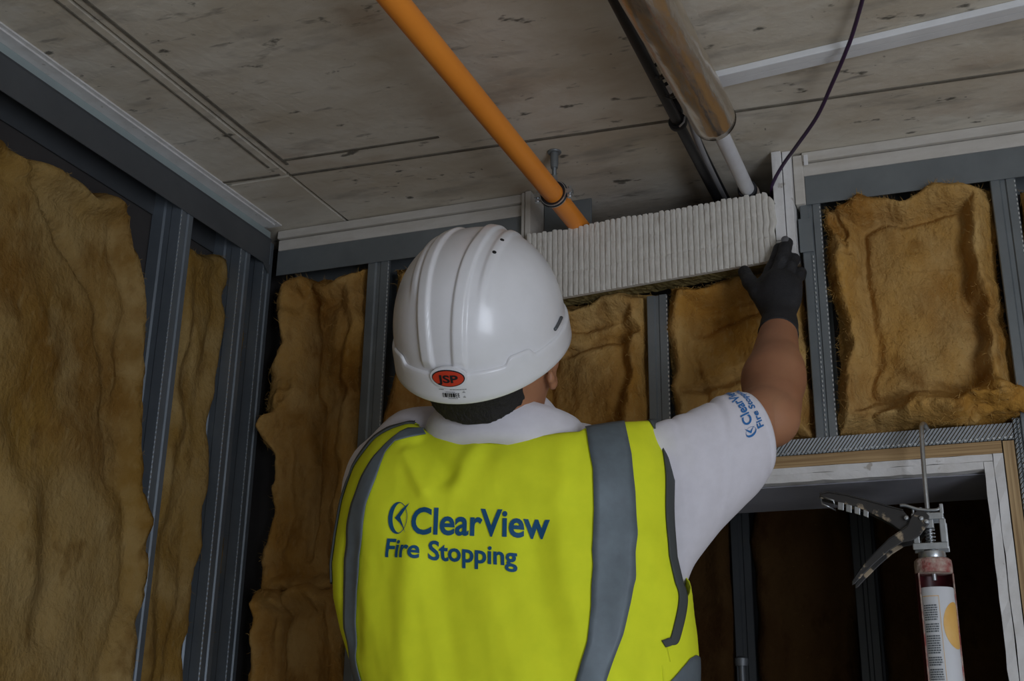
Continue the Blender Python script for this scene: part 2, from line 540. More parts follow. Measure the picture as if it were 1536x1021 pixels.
# concrete slab: panels of formwork with recessed joints between them
def slab():
    o = empty('ceiling')
    structure(o)
    xs = [-1.6, -1.194, -0.02 + 0.9, 2.4]
    ys = [-3.0, 0.55, 1.776, 3.2]
    g = 0.0045
    mb = MB()
    top = 0.2
    for i in range(3):
        for j in range(3):
            a, b = xs[i] + (g if i else 0), xs[i + 1] - (g if i < 2 else 0)
            y0, y1 = ys[j] + (g if j else 0), ys[j + 1] - (g if j < 2 else 0)
            sk = 0.039      # cross joint runs slightly askew
            lo = [(a, y0 + (a + 0.6) * sk * (j == 2), zc(a)), (b, y0 + (b + 0.6) * sk * (j == 2), zc(b)),
                  (b, y1 + (b + 0.6) * sk * (j == 1), zc(b)), (a, y1 + (a + 0.6) * sk * (j == 1), zc(a))]
            mb.hexa(lo, [(p[0], p[1], p[2] + top) for p in lo])
    mb.build('slab', M['concrete'], o)
    m2 = MB()
    lo = [(-1.6, -3, 2.713), (-1.194, -3, 2.713), (-1.194, 3.2, 2.713), (-1.6, 3.2, 2.713)]
    m2.hexa(lo, [(p[0], p[1], p[2] + 0.17) for p in lo])
    lo = [(-1.194, -3, zc(-1.194) + 0.013), (2.4, -3, zc(2.4) + 0.013), (2.4, 3.2, zc(2.4) + 0.013), (-1.194, 3.2, zc(-1.194) + 0.013)]
    m2.hexa(lo, [(p[0], p[1], p[2] + 0.17) for p in lo]).build('joint_fill', M['groove'], o)
    # second line of the double imprint running beside the long joint
    m3 = MB()
    for x, w in ((-1.172, 0.003), (-1.214, 0.002)):
        m3.hexa([(x - w, -1.0, zc(x) - 0.002), (x + w, -1.0, zc(x) - 0.002), (x + w, 1.71, zc(x) - 0.002), (x - w, 1.71, zc(x) - 0.002)],
                [(x - w, -1.0, zc(x) + 0.01), (x + w, -1.0, zc(x) + 0.01), (x + w, 1.71, zc(x) + 0.01), (x - w, 1.71, zc(x) + 0.01)])
    for y, x0, x1 in ((1.690, -1.17, -0.85), (1.728, -1.36, -1.21)):
        m3.hexa([(x0, y, zc(x0) - 0.002), (x1, y + 0.012, zc(x1) - 0.002), (x1, y + 0.017, zc(x1) - 0.002), (x0, y + 0.006, zc(x0) - 0.002)],
                [(x0, y, zc(x0) + 0.01), (x1, y + 0.012, zc(x1) + 0.01), (x1, y + 0.017, zc(x1) + 0.01), (x0, y + 0.006, zc(x0) + 0.01)])
    # dirt-dark ridge left by the cross joint of the formwork
    for x0, x1, w in ((-1.19, 0.88, 0.0032), (0.88, 2.3, 0.0032)):
        ya, yb = 1.776 + 0.039 * (x0 + 0.6), 1.776 + 0.039 * (x1 + 0.6)
        m3.hexa([(x0, ya - w, zc(x0) - 0.0012), (x1, yb - w, zc(x1) - 0.0012), (x1, yb + w, zc(x1) - 0.0012), (x0, ya + w, zc(x0) - 0.0012)],
                [(x0, ya - w - 0.002, zc(x0) + 0.002), (x1, yb - w - 0.002, zc(x1) + 0.002), (x1, yb + w + 0.002, zc(x1) + 0.002), (x0, ya + w + 0.002, zc(x0) + 0.002)])
    m3.build('formwork_fin', M['groove'], o)


slab()

wall_back = structure(empty('wall_back'))
wall_left = structure(empty('wall_left'))


def stud_x(x0, x1, z0, z1, y=YB, name='stud', m=None, depth=0.07, parent=wall_back):
    """C stud whose 36-40 mm flange faces the room (-y); two shallow grooves run down the flange"""
    w = x1 - x0
    t = 0.0016
    d = 0.003
    prof = [(x0, y + depth), (x0, y + 0.0015), (x0 + 0.0015, y), (x0 + w * 0.36, y), (x0 + w * 0.42, y + d), (x0 + w * 0.58, y + d), (x0 + w * 0.64, y), (x1 - 0.0015, y), (x1, y + 0.0015), (x1, y + 0.008),
            (x1 - t, y + 0.008), (x1 - t, y + t + 0.001), (x0 + w * 0.66, y + t), (x0 + w * 0.6, y + d + t), (x0 + w * 0.4, y + d + t), (x0 + w * 0.34, y + t), (x0 + t, y + t + 0.001),
            (x0 + t, y + depth - t), (x1, y + depth - t), (x1, y + depth)]
    return MB().prism(prof, 2, z0, z1).build(name, m or M['galv'], parent)


def stud_y(y0, y1, z0, z1, x=XL - 0.0012, depth=0.07, m=None):
    """stud of the left wall: flange faces +x, web faces the camera (-y)"""
    w = y1 - y0
    t, d = 0.0016, 0.003
    prof = [(x - depth, y0), (x - depth * 0.62, y0), (x - depth * 0.57, y0 + 0.003), (x - depth * 0.38, y0 + 0.003), (x - depth * 0.33, y0), (x - 0.0015, y0), (x, y0 + 0.0015),
            (x, y0 + w * 0.36), (x - d, y0 + w * 0.42), (x - d, y0 + w * 0.58), (x, y0 + w * 0.64), (x, y1 - 0.0015), (x - 0.0015, y1), (x - 0.008, y1),
            (x - 0.008, y1 - t), (x - t, y1 - t), (x - t, y0 + w * 0.66), (x - d - t, y0 + w * 0.6), (x - d - t, y0 + w * 0.4), (x - t, y0 + w * 0.34), (x - t, y0 + 0.005), (x - depth + t, y0 + 0.005),
            (x - depth + t, y1), (x - depth, y1)]
    s = MB().prism(prof, 2, z0, z1).build('stud', m or M['galv_stud'], wall_left)
    # row of small punched dimples along the arris
    e = MB()
    k = 0
    z = z0 + 0.01
    while z < z1 - 0.064:
        e.box((x - 0.0004, y0 - 0.0004, z), (x + 0.0006, y0 + 0.0009, z + 0.0042))
        z += 0.009
    e.build('punched_edge', M['rib_edge'], s)['kind'] = 'stuff'
    return s


def punched_edge_x(x, z0, z1, parent, y=YB):
    e = MB()
    z = z0 + 0.005
    while z < z1 - 0.005:
        e.box((x - 0.0009, y - 0.0009, z), (x + 0.0009, y + 0.001, z + 0.004))
        z += 0.0085
    e.build('punched_edge', M['rib_edge'], parent)['kind'] = 'stuff'


def sheared_box(x0, x1, y0, y1, dz0, dz1):
    """box hung below the slab: dz are depths below its underside"""
    lo = [(x0, y0, zc(x0) - dz1), (x1, y0, zc(x1) - dz1), (x1, y1, zc(x1) - dz1), (x0, y1, zc(x0) - dz1)]
    hi = [(x0, y0, zc(x0) - dz0), (x1, y0, zc(x1) - dz0), (x1, y1, zc(x1) - dz0), (x0, y1, zc(x0) - dz0)]
    return MB().hexa(lo, hi)


# lining on the far face of the framing (behind the wool); pieced round the service opening and the doorway
YL = YB + 0.075
for a, b in (((-1.45, YL, 0), (-0.79, YL + 0.03, 2.70)), ((-0.79, YL, 2.145), (-0.46, YL + 0.03, 2.44)), ((-0.46, YL, 2.145), (-0.28, YL + 0.03, 2.44)),
             ((-0.28, YL, 2.145), (0.70, YL + 0.03, 2.67)), ((0.05, YL, 0), (0.70, YL + 0.03, 2.145))):
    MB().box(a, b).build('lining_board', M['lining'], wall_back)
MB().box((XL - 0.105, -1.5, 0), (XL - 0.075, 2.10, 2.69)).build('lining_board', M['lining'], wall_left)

# head: plasterboard deflection strips under the slab, then the deep steel track
for x0, x1 in ((-1.36, -0.79), (-0.247, 0.75)):
    s = sheared_box(x0, x1, YB - 0.010, YB + 0.03, 0.001, 0.019).build('deflection_strip', M['plaster'], wall_back, bevel=0.0015)
    s = sheared_box(x0, x1, YB - 0.003, YB + 0.03, 0.0205, 0.045).build('deflection_strip', M['plaster'], wall_back, bevel=0.0015)
for x0, x1 in ((-1.36, -0.795), (-0.245, 0.75)):
    mb = sheared_box(x0, x1, YB - 0.0025, YB - 0.0009, 0.046, 0.102)
    s2 = sheared_box(x0, x1, YB - 0.0009, YB + 0.07, 0.0455, 0.0472)
    mb.add(s2.v, s2.f)
    s2 = sheared_box(x0, x1, YB + 0.0685, YB + 0.07, 0.0472, 0.102)
    mb.add(s2.v, s2.f)
    mb.build('head_track', M['galv'], wall_back)

# left wall head: strips, lip and track (run along y)
def head_y(name, x0, x1, dz0, dz1, y0, y1, m, out=0.0, bevel=0.0015):
    zt = zc(XL)
    lo = [(x0, y0, zt - dz1), (x1 + out, y0, zt - dz1), (x1 + out, y1, zt - dz1), (x0, y1, zt - dz1)]
    hi = [(x0, y0, zt - dz0), (x1, y0, zt - dz0), (x1, y1, zt - dz0), (x0, y1, zt - dz0)]
    return MB().hexa(lo, hi).build(name, m, wall_left, bevel=bevel)


head_y('deflection_strip', XL - 0.03, XL + 0.036, 0.0005, 0.0040, -1.5, 1.945, M['plaster_white'], bevel=0.0006)
head_y('deflection_strip', XL - 0.03, XL + 0.029, 0.0042, 0.0078, -1.5, 1.930, M['plaster_white'], bevel=0.0006)
head_y('track_lip', XL - 0.001, XL + 0.0025, 0.0085, 0.0235, -1.5, 1.955, M['galv_lip'], 0.0, 0)
mb = MB()
zt = zc(XL)
mb.add([(XL + 0.003, -1.5, zt - 0.0235), (XL + 0.003, 1.962, zt - 0.0235), (XL + 0.0005, 1.962, zt - 0.0255), (XL + 0.0005, -1.5, zt - 0.0255)], [(0, 1, 2, 3)])
mb.box((XL - 0.001, -1.5, zt - 0.084), (XL + 0.0005, 1.962, zt - 0.0255))
mb.box((XL - 0.07, -1.5, zt - 0.0255), (XL + 0.0005, 1.965, zt - 0.024))
mb.box((XL - 0.07, -1.5, zt - 0.084), (XL - 0.0685, 1.965, zt - 0.0255))
mb.add([(XL + 0.0015, 1.935, zt - 0.082), (XL + 0.0035, 1.962, zt - 0.082), (XL + 0.005, 1.957, zt - 0.105), (XL + 0.004, 1.95, zt - 0.100)], [(0, 1, 2, 3)])
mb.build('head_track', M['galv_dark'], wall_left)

# studs, left wall
for y0, y1 in ((0.455, 0.49), (1.055, 1.09), (1.665, 1.702), (1.862, 1.897), (1.945, 1.978)):
    stud_y(y0, y1, 0.0, zt - 0.028)
# studs, back wall
for x0, x1, z0 in ((-1.139, -1.090, 0.0), (-0.546, -0.508, 2.152), (-0.840, -0.802, 0.0)):
    z1 = 2.65 if x0 < -0.79 else 2.445
    s = stud_x(x0, x1, z0, z1 if x0 > -0.79 else zc(x0) - 0.05)
    punched_edge_x(x1, max(1.5, z0), z1 - 0.06 if x0 < -0.79 else z1, s)
s = stud_x(-0.258, -0.222, 2.135, zc(-0.24) - 0.05)
punched_edge_x(-0.2405, 2.15, 2.49, s)
punched_edge_x(-0.223, 2.15, 2.58, s)
MB().box((-0.262, YB - 0.004, 2.49), (-0.2385, YB - 0.0005, 2.555)).build('stud_bracket', M['galv'], wall_back, bevel=0.001)
s = stud_x(0.0605, 0.1005, 0.0, zc(0.08) - 0.05)
punched_edge_x(0.099, 1.5, 2.58, s)
# door trimmer stud to the right of the opening shows its knurled face
s = stud_x(0.0485, 0.0595, 0.0, 2.16, m=M['knurl_x'])

# header track over the doorway, knurled
mb = MB()
mb.box((-0.84, YB - 0.003, 2.128), (0.0475, YB - 0.0015, 2.152))
mb.box((-0.84, YB - 0.003, 2.1255), (0.0475, YB + 0.07, 2.1275))
mb.box((-0.84, YB + 0.0685, 2.1275), (0.0475, YB + 0.07, 2.152))
hdr = mb.build('header_track', M['knurl_x'], wall_back)
e = MB()
x = -0.40
while x < 0.045:
    e.box((x, YB - 0.0042, 2.1275), (x + 0.0035, YB - 0.002, 2.1300))
    x += 0.0085
e.build('punched_edge', M['rib_edge'], hdr)['kind'] = 'stuff'

# edging of the service opening
MB().box((-0.2985, 1.950, 2.508), (-0.2815, 2.05, zc(-0.29) - 0.001)).build('opening_edging', M['plaster_white'], wall_back, bevel=0.001)
MB().hexa([(-0.2800, 1.956, 2.500), (-0.2655, 1.956, 2.500), (-0.2655, 2.05, 2.500), (-0.2800, 2.05, 2.500)],
          [(-0.2800, 1.956, 2.683), (-0.2655, 1.956, 2.683), (-0.2655, 2.05, 2.683), (-0.2800, 2.05, 2.683)]).build('opening_edging', M['plaster_white'], wall_back, bevel=0.001)
MB().box((-0.2990, 1.949, 2.489), (-0.2815, 2.03, 2.5065)).build('edging_packer', M['plaster_white'], wall_back, bevel=0.001)
MB().box((-0.2815, 1.953, 2.478), (-0.2655, 2.03, 2.499)).build('edging_packer', M['plaster_white'], wall_back, bevel=0.001)
MB().box((-0.2640, YB - 0.008, 2.582), (-0.2460, YB + 0.03, 2.6795)).build('edging_packer', M['plaster'], wall_back, bevel=0.002)
MB().box((-0.2440, YB - 0.013, 2.655), (-0.2360, YB - 0.0105, 2.676)).build('edging_packer', M['plaster_white'], wall_back, bevel=0.002)
MB().box((-0.7905, 1.962, 2.45), (-0.7835, 2.05, 2.690)).build('opening_edging', M['plaster'], wall_back, bevel=0.001)
MB().box((-0.7815, 1.958, 2.45), (-0.7700, 2.05, 2.690)).build('opening_edging', M['plaster'], wall_back, bevel=0.001)
MB().box((-0.768, 2.03, 2.50), (-0.668, 2.034, 2.690)).build('cover_plate', M['galv'], wall_back, bevel=0.001)
# second leaf behind the opening
MB().box((-0.80, 2.17, 2.63), (-0.26, 2.20, 2.662)).build('deflection_strip', M['plaster'], wall_back, bevel=0.001)
MB().box((-0.80, 2.172, 2.30), (-0.26, 2.20, 2.629)).build('lining_board', M['lining'], wall_back)

# ------------------------------------------------------------------ doorway and the dark room beyond
door = structure(empty('door_1'))


def rough_bar(x0, x1, y0, y1, z0, z1, name, m, axis, seed, amp=0.0016, n=46):
    """board edge seen end on: face towards the room is ragged along its length"""
    t = np.linspace(0, 1, n)
    mb = MB()
    L = (x1 - x0) if axis == 0 else (z1 - z0)
    for i in range(n - 1):
        def ring(tt):
            s = tt * L * 40
            e = [amp * float(vnoise(s, c * 3.1, 0, seed)) for c in range(4)]
            if axis == 0:
                X = x0 + tt * L
                return [(X, y0 + e[0], z0 + e[1]), (X, y1, z0 + e[1]), (X, y1, z1), (X, y0 + e[2], z1 + e[3] * 0.3)]
            Z = z0 + tt * L
            return [(x0 + e[1], y0 + e[0], Z), (x1 + e[3] * 0.3, y0 + e[2], Z), (x1, y1, Z), (x0 + e[1], y1, Z)]
        a, b = ring(t[i]), ring(t[i + 1])
        F = [(0, 1, 5, 4), (1, 2, 6, 5), (2, 3, 7, 6), (3, 0, 4, 7)]
        if i == 0:
            F.append((3, 2, 1, 0))
        if i == n - 2:
            F.append((4, 5, 6, 7))
        mb.add(a + b, F)
    return mb.build(name, m, door)


DY = 2.205
rough_bar(-0.80, 0.0285, YB - 0.002, YB + 0.07, 2.1045, 2.1245, 'plywood_head', M['ply'], 0, 3, 0.0006)
rough_bar(0.0300, 0.0470, YB - 0.003, YB + 0.07, 0.0, 2.1235, 'plywood_jamb', M['ply_v'], 2, 4, 0.0006, 30)
rough_bar(-0.80, 0.0130, YB - 0.004, YB + 0.10, 2.0925, 2.1035, 'plasterboard_head', M['plaster_white'], 0, 5, 0.0016)
rough_bar(-0.80, -0.0015, YB - 0.005, DY, 2.0785, 2.0920, 'plasterboard_head', M['plaster_white'], 0, 6, 0.0018)
rough_bar(0.0145, 0.0285, YB - 0.005, YB + 0.10, 0.0, 2.1035, 'plasterboard_jamb', M['plaster_white'], 2, 7, 0.0014, 80)
rough_bar(-0.0005, 0.0133, YB - 0.004, DY, 0.0, 2.0920, 'plasterboard_jamb', M['plaster_white'], 2, 8, 0.0016, 80)
MB().box((-0.80, YB + 0.018, 2.0762), (-0.0015, DY, 2.0780)).build('reveal_board', M['lining_grey'], door)
wall_far = structure(empty('wall_far'))
FY = 2.78
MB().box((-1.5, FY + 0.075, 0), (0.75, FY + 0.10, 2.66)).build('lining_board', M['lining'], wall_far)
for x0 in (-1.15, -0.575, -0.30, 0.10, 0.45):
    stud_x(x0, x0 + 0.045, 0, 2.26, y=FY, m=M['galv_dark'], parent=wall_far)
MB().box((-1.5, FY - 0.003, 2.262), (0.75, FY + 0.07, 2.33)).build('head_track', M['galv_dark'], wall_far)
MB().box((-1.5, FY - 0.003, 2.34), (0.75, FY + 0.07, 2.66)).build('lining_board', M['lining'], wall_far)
structure(MB().box((-1.55, DY, 0), (-1.50, FY + 0.1, 2.68)).build('wall_far_left', M['lining']))
structure(MB().box((0.75, YB + 0.1, 0), (0.80, FY + 0.1, 2.68)).build('wall_far_right', M['lining']))
structure(MB().box((2.35, -3.0, 0), (2.4, 2.0, 2.66)).build('wall_right', M['floor']))
MB().box((0.70, YB, 0), (2.35, YB + 0.1, 2.60)).build('lining_board', M['lining_grey'], wall_back)

# strips fixed flat to the slab
tr = structure(empty('trim_1'))
for k in (0, 1):
    o0, o1 = k * 0.0212, k * 0.0212 + 0.0182
    a, b = -0.42, 1.3
    sk = -0.105

    def yy(x, o):
        return 1.648 + o + (x + 0.33) * sk
    lo = [(a, yy(a, o0), zc(a) - 0.012 + k * .002), (b, yy(b, o0), zc(b) - 0.012 + k * .002), (b, yy(b, o1), zc(b) - 0.012 + k * .002), (a, yy(a, o1), zc(a) - 0.012 + k * .002)]
    MB().hexa(lo, [(p[0], p[1], zc(p[0]) - 0.0005) for p in lo]).build('ceiling_strip', M['strip_white'], tr, bevel=0.0015)


# ================================================================== GLASS WOOL BATTS
def wool_batt(label, axis, u0, u1, z0, z1, face, thick, seed, m, roll=0.0, bulge=0.02, lean=0.0, outline=None, group='glass wool batts in the framing', n=(90, 120), tears=0.008, rag=0.012, slots=(), fib=260, crease=()):
    """axis 'x': batt of the back wall (u is x, bulges to -y); axis 'y': batt of the left wall (u is y, bulges to +x)"""
    nu, nv = n
    u = np.linspace(0, 1, nu)[:, None] * np.ones((1, nv))
    v = np.ones((nu, 1)) * np.linspace(0, 1, nv)[None, :]
    W, H = u1 - u0, z1 - z0
    U0, Z0 = u0 + u * W, z0 + v * H
    # ragged outline: edges wander inwards and outwards
    el = rag * 1.5 * fbm(Z0 * 11, seed * 1.3, 0, 6, seed) * (1 - u) ** 3
    er = rag * 1.5 * fbm(Z0 * 11, seed * 2.7, 0, 6, seed + 5) * u ** 3
    et = rag * 1.5 * fbm(U0 * 13, seed * 3.1, 0, 6, seed + 9) * v ** 3
    ebm = rag * fbm(U0 * 16, seed * 4.3, 0, 4, seed + 13) * (1 - v) ** 3
    U = U0 + el + er
    Z = Z0 + et + ebm
    if outline is not None:
        dl, dr, dt = outline
        if dl is not None:
            U = U + (1 - u) * np.interp(Z0, *dl)
        if dr is not None:
            U = U + u * np.interp(Z0, *dr)
        if dt is not None:
            Z = Z + v * np.interp(U0, *dt)
    du = np.minimum(u, 1 - u) * W
    dv = np.minimum(v, 1 - v) * H
    wob = 0.018 * fbm(U0 * 13, Z0 * 13, 0, 3, seed + 21)
    d = np.minimum(du, dv) + wob
    edge = np.clip(d / 0.022, 0, 1)
    h = bulge * (1 - (1 - edge) ** 2) + 0.016 * fbm(U0 * 7, Z0 * 5, 0, 3, seed + 2) + 0.0035 * fbm(U0 * 26 + 1.2 * fbm(U0 * 9, Z0 * 9, 0, 2, seed + 60), Z0 * 20 + 1.2 * fbm(U0 * 9, Z0 * 9, 3, 2, seed + 61), 0, 3, seed + 3) + 0.010 * fbm(U0 * 12, Z0 * 9, 0, 2, seed + 4)
    if roll:
        # folded-over border: a fat irregular lip, a crease, then the sunken middle
        wv = 0.020 + 0.010 * fbm(U0 * 9, Z0 * 9, 0, 2, seed + 31)
        hump = np.exp(-((d - 0.024) / 0.017) ** 2)
        cre = np.exp(-((d - 0.024 - wv * 1.5) / 0.009) ** 2)
        h = h + roll * hump * (1 + 0.5 * fbm(U0 * 13, Z0 * 13, 0, 2, seed + 33)) - 0.35 * roll * cre
    for (cu0, cz0, cu1, cz1, wd, dp) in crease:
        ax, az = cu1 - cu0, cz1 - cz0
        L2 = ax * ax + az * az
        t = np.clip(((U0 - cu0) * ax + (Z0 - cz0) * az) / L2, 0, 1)
        dist = np.hypot(U0 - cu0 - t * ax, Z0 - cz0 - t * az) + 0.010 * fbm(U0 * 25, Z0 * 25, 0, 3, seed + 41)
        h = h + dp * np.exp(-(dist / wd) ** 2)
    h = h + lean * (v - 0.5)
    if axis == 'x':
        P = np.stack([U, face - h, Z], -1)
        Pb = np.stack([U, np.full_like(U, face + thick), Z], -1)
    else:
        P = np.stack([face + h, U, Z], -1)
        Pb = np.stack([np.full_like(U, face - thick), U, Z], -1)
    mb = MB()
    mb.grid(P)
    # perimeter skirt back to the lining, slightly pinched
    ring = [(i, 0) for i in range(nu)] + [(nu - 1, j) for j in range(1, nv)] + [(i, nv - 1) for i in range(nu - 2, -1, -1)] + [(0, j) for j in range(nv - 2, 0, -1)]
    A = [P[i, j] for i, j in ring]
    Bk = [Pb[i, j] for i, j in ring]
    k = len(ring)
    mb.add(A + Bk, [(i, (i + 1) % k, k + (i + 1) % k, k + i) for i in range(k)])
    root = mb.build('insulation_batt', m, smooth=True)
    bm = bmesh.new()
    bm.from_mesh(root.data)
    bmesh.ops.remove_doubles(bm, verts=bm.verts, dist=1e-5)
    bmesh.ops.recalc_face_normals(bm, faces=bm.faces)
    bm.to_mesh(root.data)
    bm.free()
    for p in root.data.polygons:
        p.use_smooth = True
    tag(root, label, 'insulation', group)
    # loose fibres standing off the torn edges
    rng = np.random.RandomState(seed)
    fm = MB()
    for q in range(fib * 7):
        if q % 3 == 0:
            i, j = ring[rng.randint(k)]
            i = min(max(i + rng.randint(-2, 3), 0), nu - 1)
            j = min(max(j + rng.randint(-2, 3), 0), nv - 1)
        else:
            i, j = rng.randint(nu), rng.randint(nv)
        p = P[i, j]
        nrm = np.array([0, -1, 0]) if axis == 'x' else np.array([1, 0, 0])
        out = rng.normal(size=3) * 0.8 + nrm * (0.6 if q % 3 == 0 else 0.25)
        out /= np.linalg.norm(out)
        L = rng.uniform(0.004, 0.013)
        side = np.cross(out, rng.normal(size=3))
        side /= np.linalg.norm(side)
        bend = rng.normal(size=3) * 0.3
        p1, p2 = p + out * L * 0.5, p + (out + bend) * L
        w = 0.0003
        fm.add([p - side * w, p + side * w, p1 + side * w, p1 - side * w, p2], [(0, 1, 2, 3), (3, 2, 4)])
    o = fm.build('loose_fibre', M['wool_fibre'] if m is M['wool'] else M['wool_fibre_dimmed'], root, recalc=False)
    o['kind'] = 'stuff'
    return root


# --- left wall
wool_batt('large glass wool batt filling the left foreground of the studwork, its edges ragged', 'y', 0.50, 1.60, 0.9, 2.535, -1.385, 0.06, 11, M['wool_dimmed'], roll=0.022, bulge=0.045, n=(120, 170), rag=0.022,
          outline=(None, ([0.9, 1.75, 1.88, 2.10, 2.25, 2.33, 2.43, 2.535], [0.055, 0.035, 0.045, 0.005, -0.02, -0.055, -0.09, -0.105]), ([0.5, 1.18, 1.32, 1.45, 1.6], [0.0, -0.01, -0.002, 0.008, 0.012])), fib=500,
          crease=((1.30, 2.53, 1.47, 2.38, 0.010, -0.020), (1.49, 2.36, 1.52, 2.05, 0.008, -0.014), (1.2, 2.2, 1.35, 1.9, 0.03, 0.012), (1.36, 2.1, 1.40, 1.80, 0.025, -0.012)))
wool_batt('narrow dark strip of glass wool seen between the two leftmost studs', 'y', 1.705, 1.858, 0.6, 2.585, -1.412, 0.04, 12, M['wool_dimmed'], roll=0.008, bulge=0.018, n=(40, 140), rag=0.016)
wool_batt('sliver of glass wool between the last two studs before the left corner', 'y', 1.899, 1.942, 0.6, 2.56, -1.412, 0.04, 13, M['wool_dimmed'], roll=0.0, bulge=0.012, n=(24, 120))
# --- back wall
wool_batt('tall glass wool batt in the left corner with its edge folded outwards', 'x', -1.345, -1.142, 1.92, 2.588, 2.005, 0.06, 14, M['wool'], roll=0.020, bulge=0.018, n=(80, 150), rag=0.020,
          crease=((-1.275, 2.58, -1.245, 2.20, 0.013, -0.03), (-1.31, 2.5, -1.29, 2.3, 0.02, 0.028), (-1.31, 2.27, -1.36, 2.215, 0.016, 0.040), (-1.275, 2.33, -1.31, 2.26, 0.020, 0.030), (-1.24, 2.30, -1.235, 2.0, 0.010, -0.018), (-1.19, 2.55, -1.20, 2.2, 0.02, 0.012)))
wool_batt('lower crumpled glass wool batt in the left corner, below the folded one', 'x', -1.350, -1.142, 0.9, 1.935, 2.000, 0.06, 15, M['wool'], roll=0.022, bulge=0.025, n=(70, 130), rag=0.018,
          crease=((-1.27, 1.93, -1.275, 1.75, 0.010, -0.025), (-1.33, 1.90, -1.16, 1.94, 0.012, 0.02)))
wool_batt('glass wool batt mostly hidden behind the white hard hat and the worker', 'x', -1.086, -0.844, 0.9, 2.588, 2.010, 0.06, 16, M['wool'], roll=0.014, bulge=0.016, n=(70, 150))
wool_batt('short glass wool batt under the white slab, between hard hat and middle stud', 'x', -0.795, -0.549, 2.155, 2.466, 2.012, 0.06, 17, M['wool'], roll=0.024, bulge=0.016, n=(80, 130),
          crease=((-0.70, 2.36, -0.57, 2.39, 0.010, -0.022), (-0.66, 2.35, -0.57, 2.22, 0.05, 0.014)))
wool_batt('glass wool batt between the middle stud and the raised forearm', 'x', -0.505, -0.263, 2.155, 2.470, 2.012, 0.06, 18, M['wool'], roll=0.024, bulge=0.016, n=(80, 90),
          crease=((-0.48, 2.26, -0.36, 2.29, 0.008, -0.022), (-0.46, 2.38, -0.34, 2.40, 0.012, -0.016)))
wool_batt('bright golden glass wool batt above the doorway, framed by a thick rolled border', 'x', -0.214, 0.056, 2.158, 2.578, 2.006, 0.06, 19, M['wool'], roll=0.040, bulge=0.012, n=(130, 180), rag=0.014, fib=700,
          outline=(([2.16, 2.578], [-0.004, -0.002]), None, None),
          crease=((-0.17, 2.445, 0.0, 2.43, 0.005, -0.003), (-0.20, 2.57, -0.175, 2.47, 0.006, -0.02), (-0.16, 2.185, -0.11, 2.20, 0.010, -0.030), (-0.09, 2.20, -0.03, 2.18, 0.014, 0.022),
                  (0.0, 2.20, 0.05, 2.19, 0.018, 0.045), (0.02, 2.36, 0.05, 2.33, 0.010, -0.02), (-0.10, 2.17, -0.02, 2.165, 0.012, 0.02)))
wool_batt('sliver of glass wool at the right edge, beyond the rightmost stud', 'x', 0.104, 0.50, 2.0, 2.555, 2.006, 0.06, 20, M['wool'], roll=0.03, bulge=0.02, n=(60, 90))
wool_batt('dark lower batt beyond the rightmost stud beside the doorway', 'x', 0.104, 0.50, 0.8, 1.99, 2.006, 0.06, 27, M['wool'], roll=0.02, bulge=0.02, n=(40, 60))
# torn tongue of wool lapping over the stud at the door head
def tongue():
    path = catmull([(-0.02, 1.985, 2.172), (0.005, 1.968, 2.186), (0.035, 1.960, 2.192), (0.062, 1.962, 2.186), (0.085, 1.968, 2.178)], 10)
    S = SDF((-0.05, 1.93, 2.13), (0.12, 2.02, 2.23), 0.0028)
    for i, p in enumerate(path):
        r = 0.019 if i < 25 else 0.019 - 0.007 * (i - 25) / 15
        q = np.array(p) + np.array([0, 0, 0.004 * math.sin(i * 0.9)])
        S.ell(q, (0.011, 0.014, r), k=0.006)
    S.F = S.F + 0.0045 * fbm(S.X * 45, S.Y * 45, S.Z * 45, 3, 77)
    V, F = S.mesh()
    o = mesh_obj('insulation_scrap', V, F, M['wool'])
    tag(o, 'loose tuft of glass wool bulging over the stud above the doorway corner', 'insulation')


tongue()
# batts of the dark room beyond the doorway
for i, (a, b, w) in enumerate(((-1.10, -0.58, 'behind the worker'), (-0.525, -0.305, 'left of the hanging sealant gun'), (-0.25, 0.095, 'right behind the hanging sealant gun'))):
    wool_batt('dim brown batt in the unlit room beyond the doorway, ' + w, 'x', a, b, 0.3, 2.25, FY + 0.02, 0.05, 22 + i, M['wool_shaded'], roll=0.01, bulge=0.018, n=(30, 60), group='batts in the unlit room', fib=20)


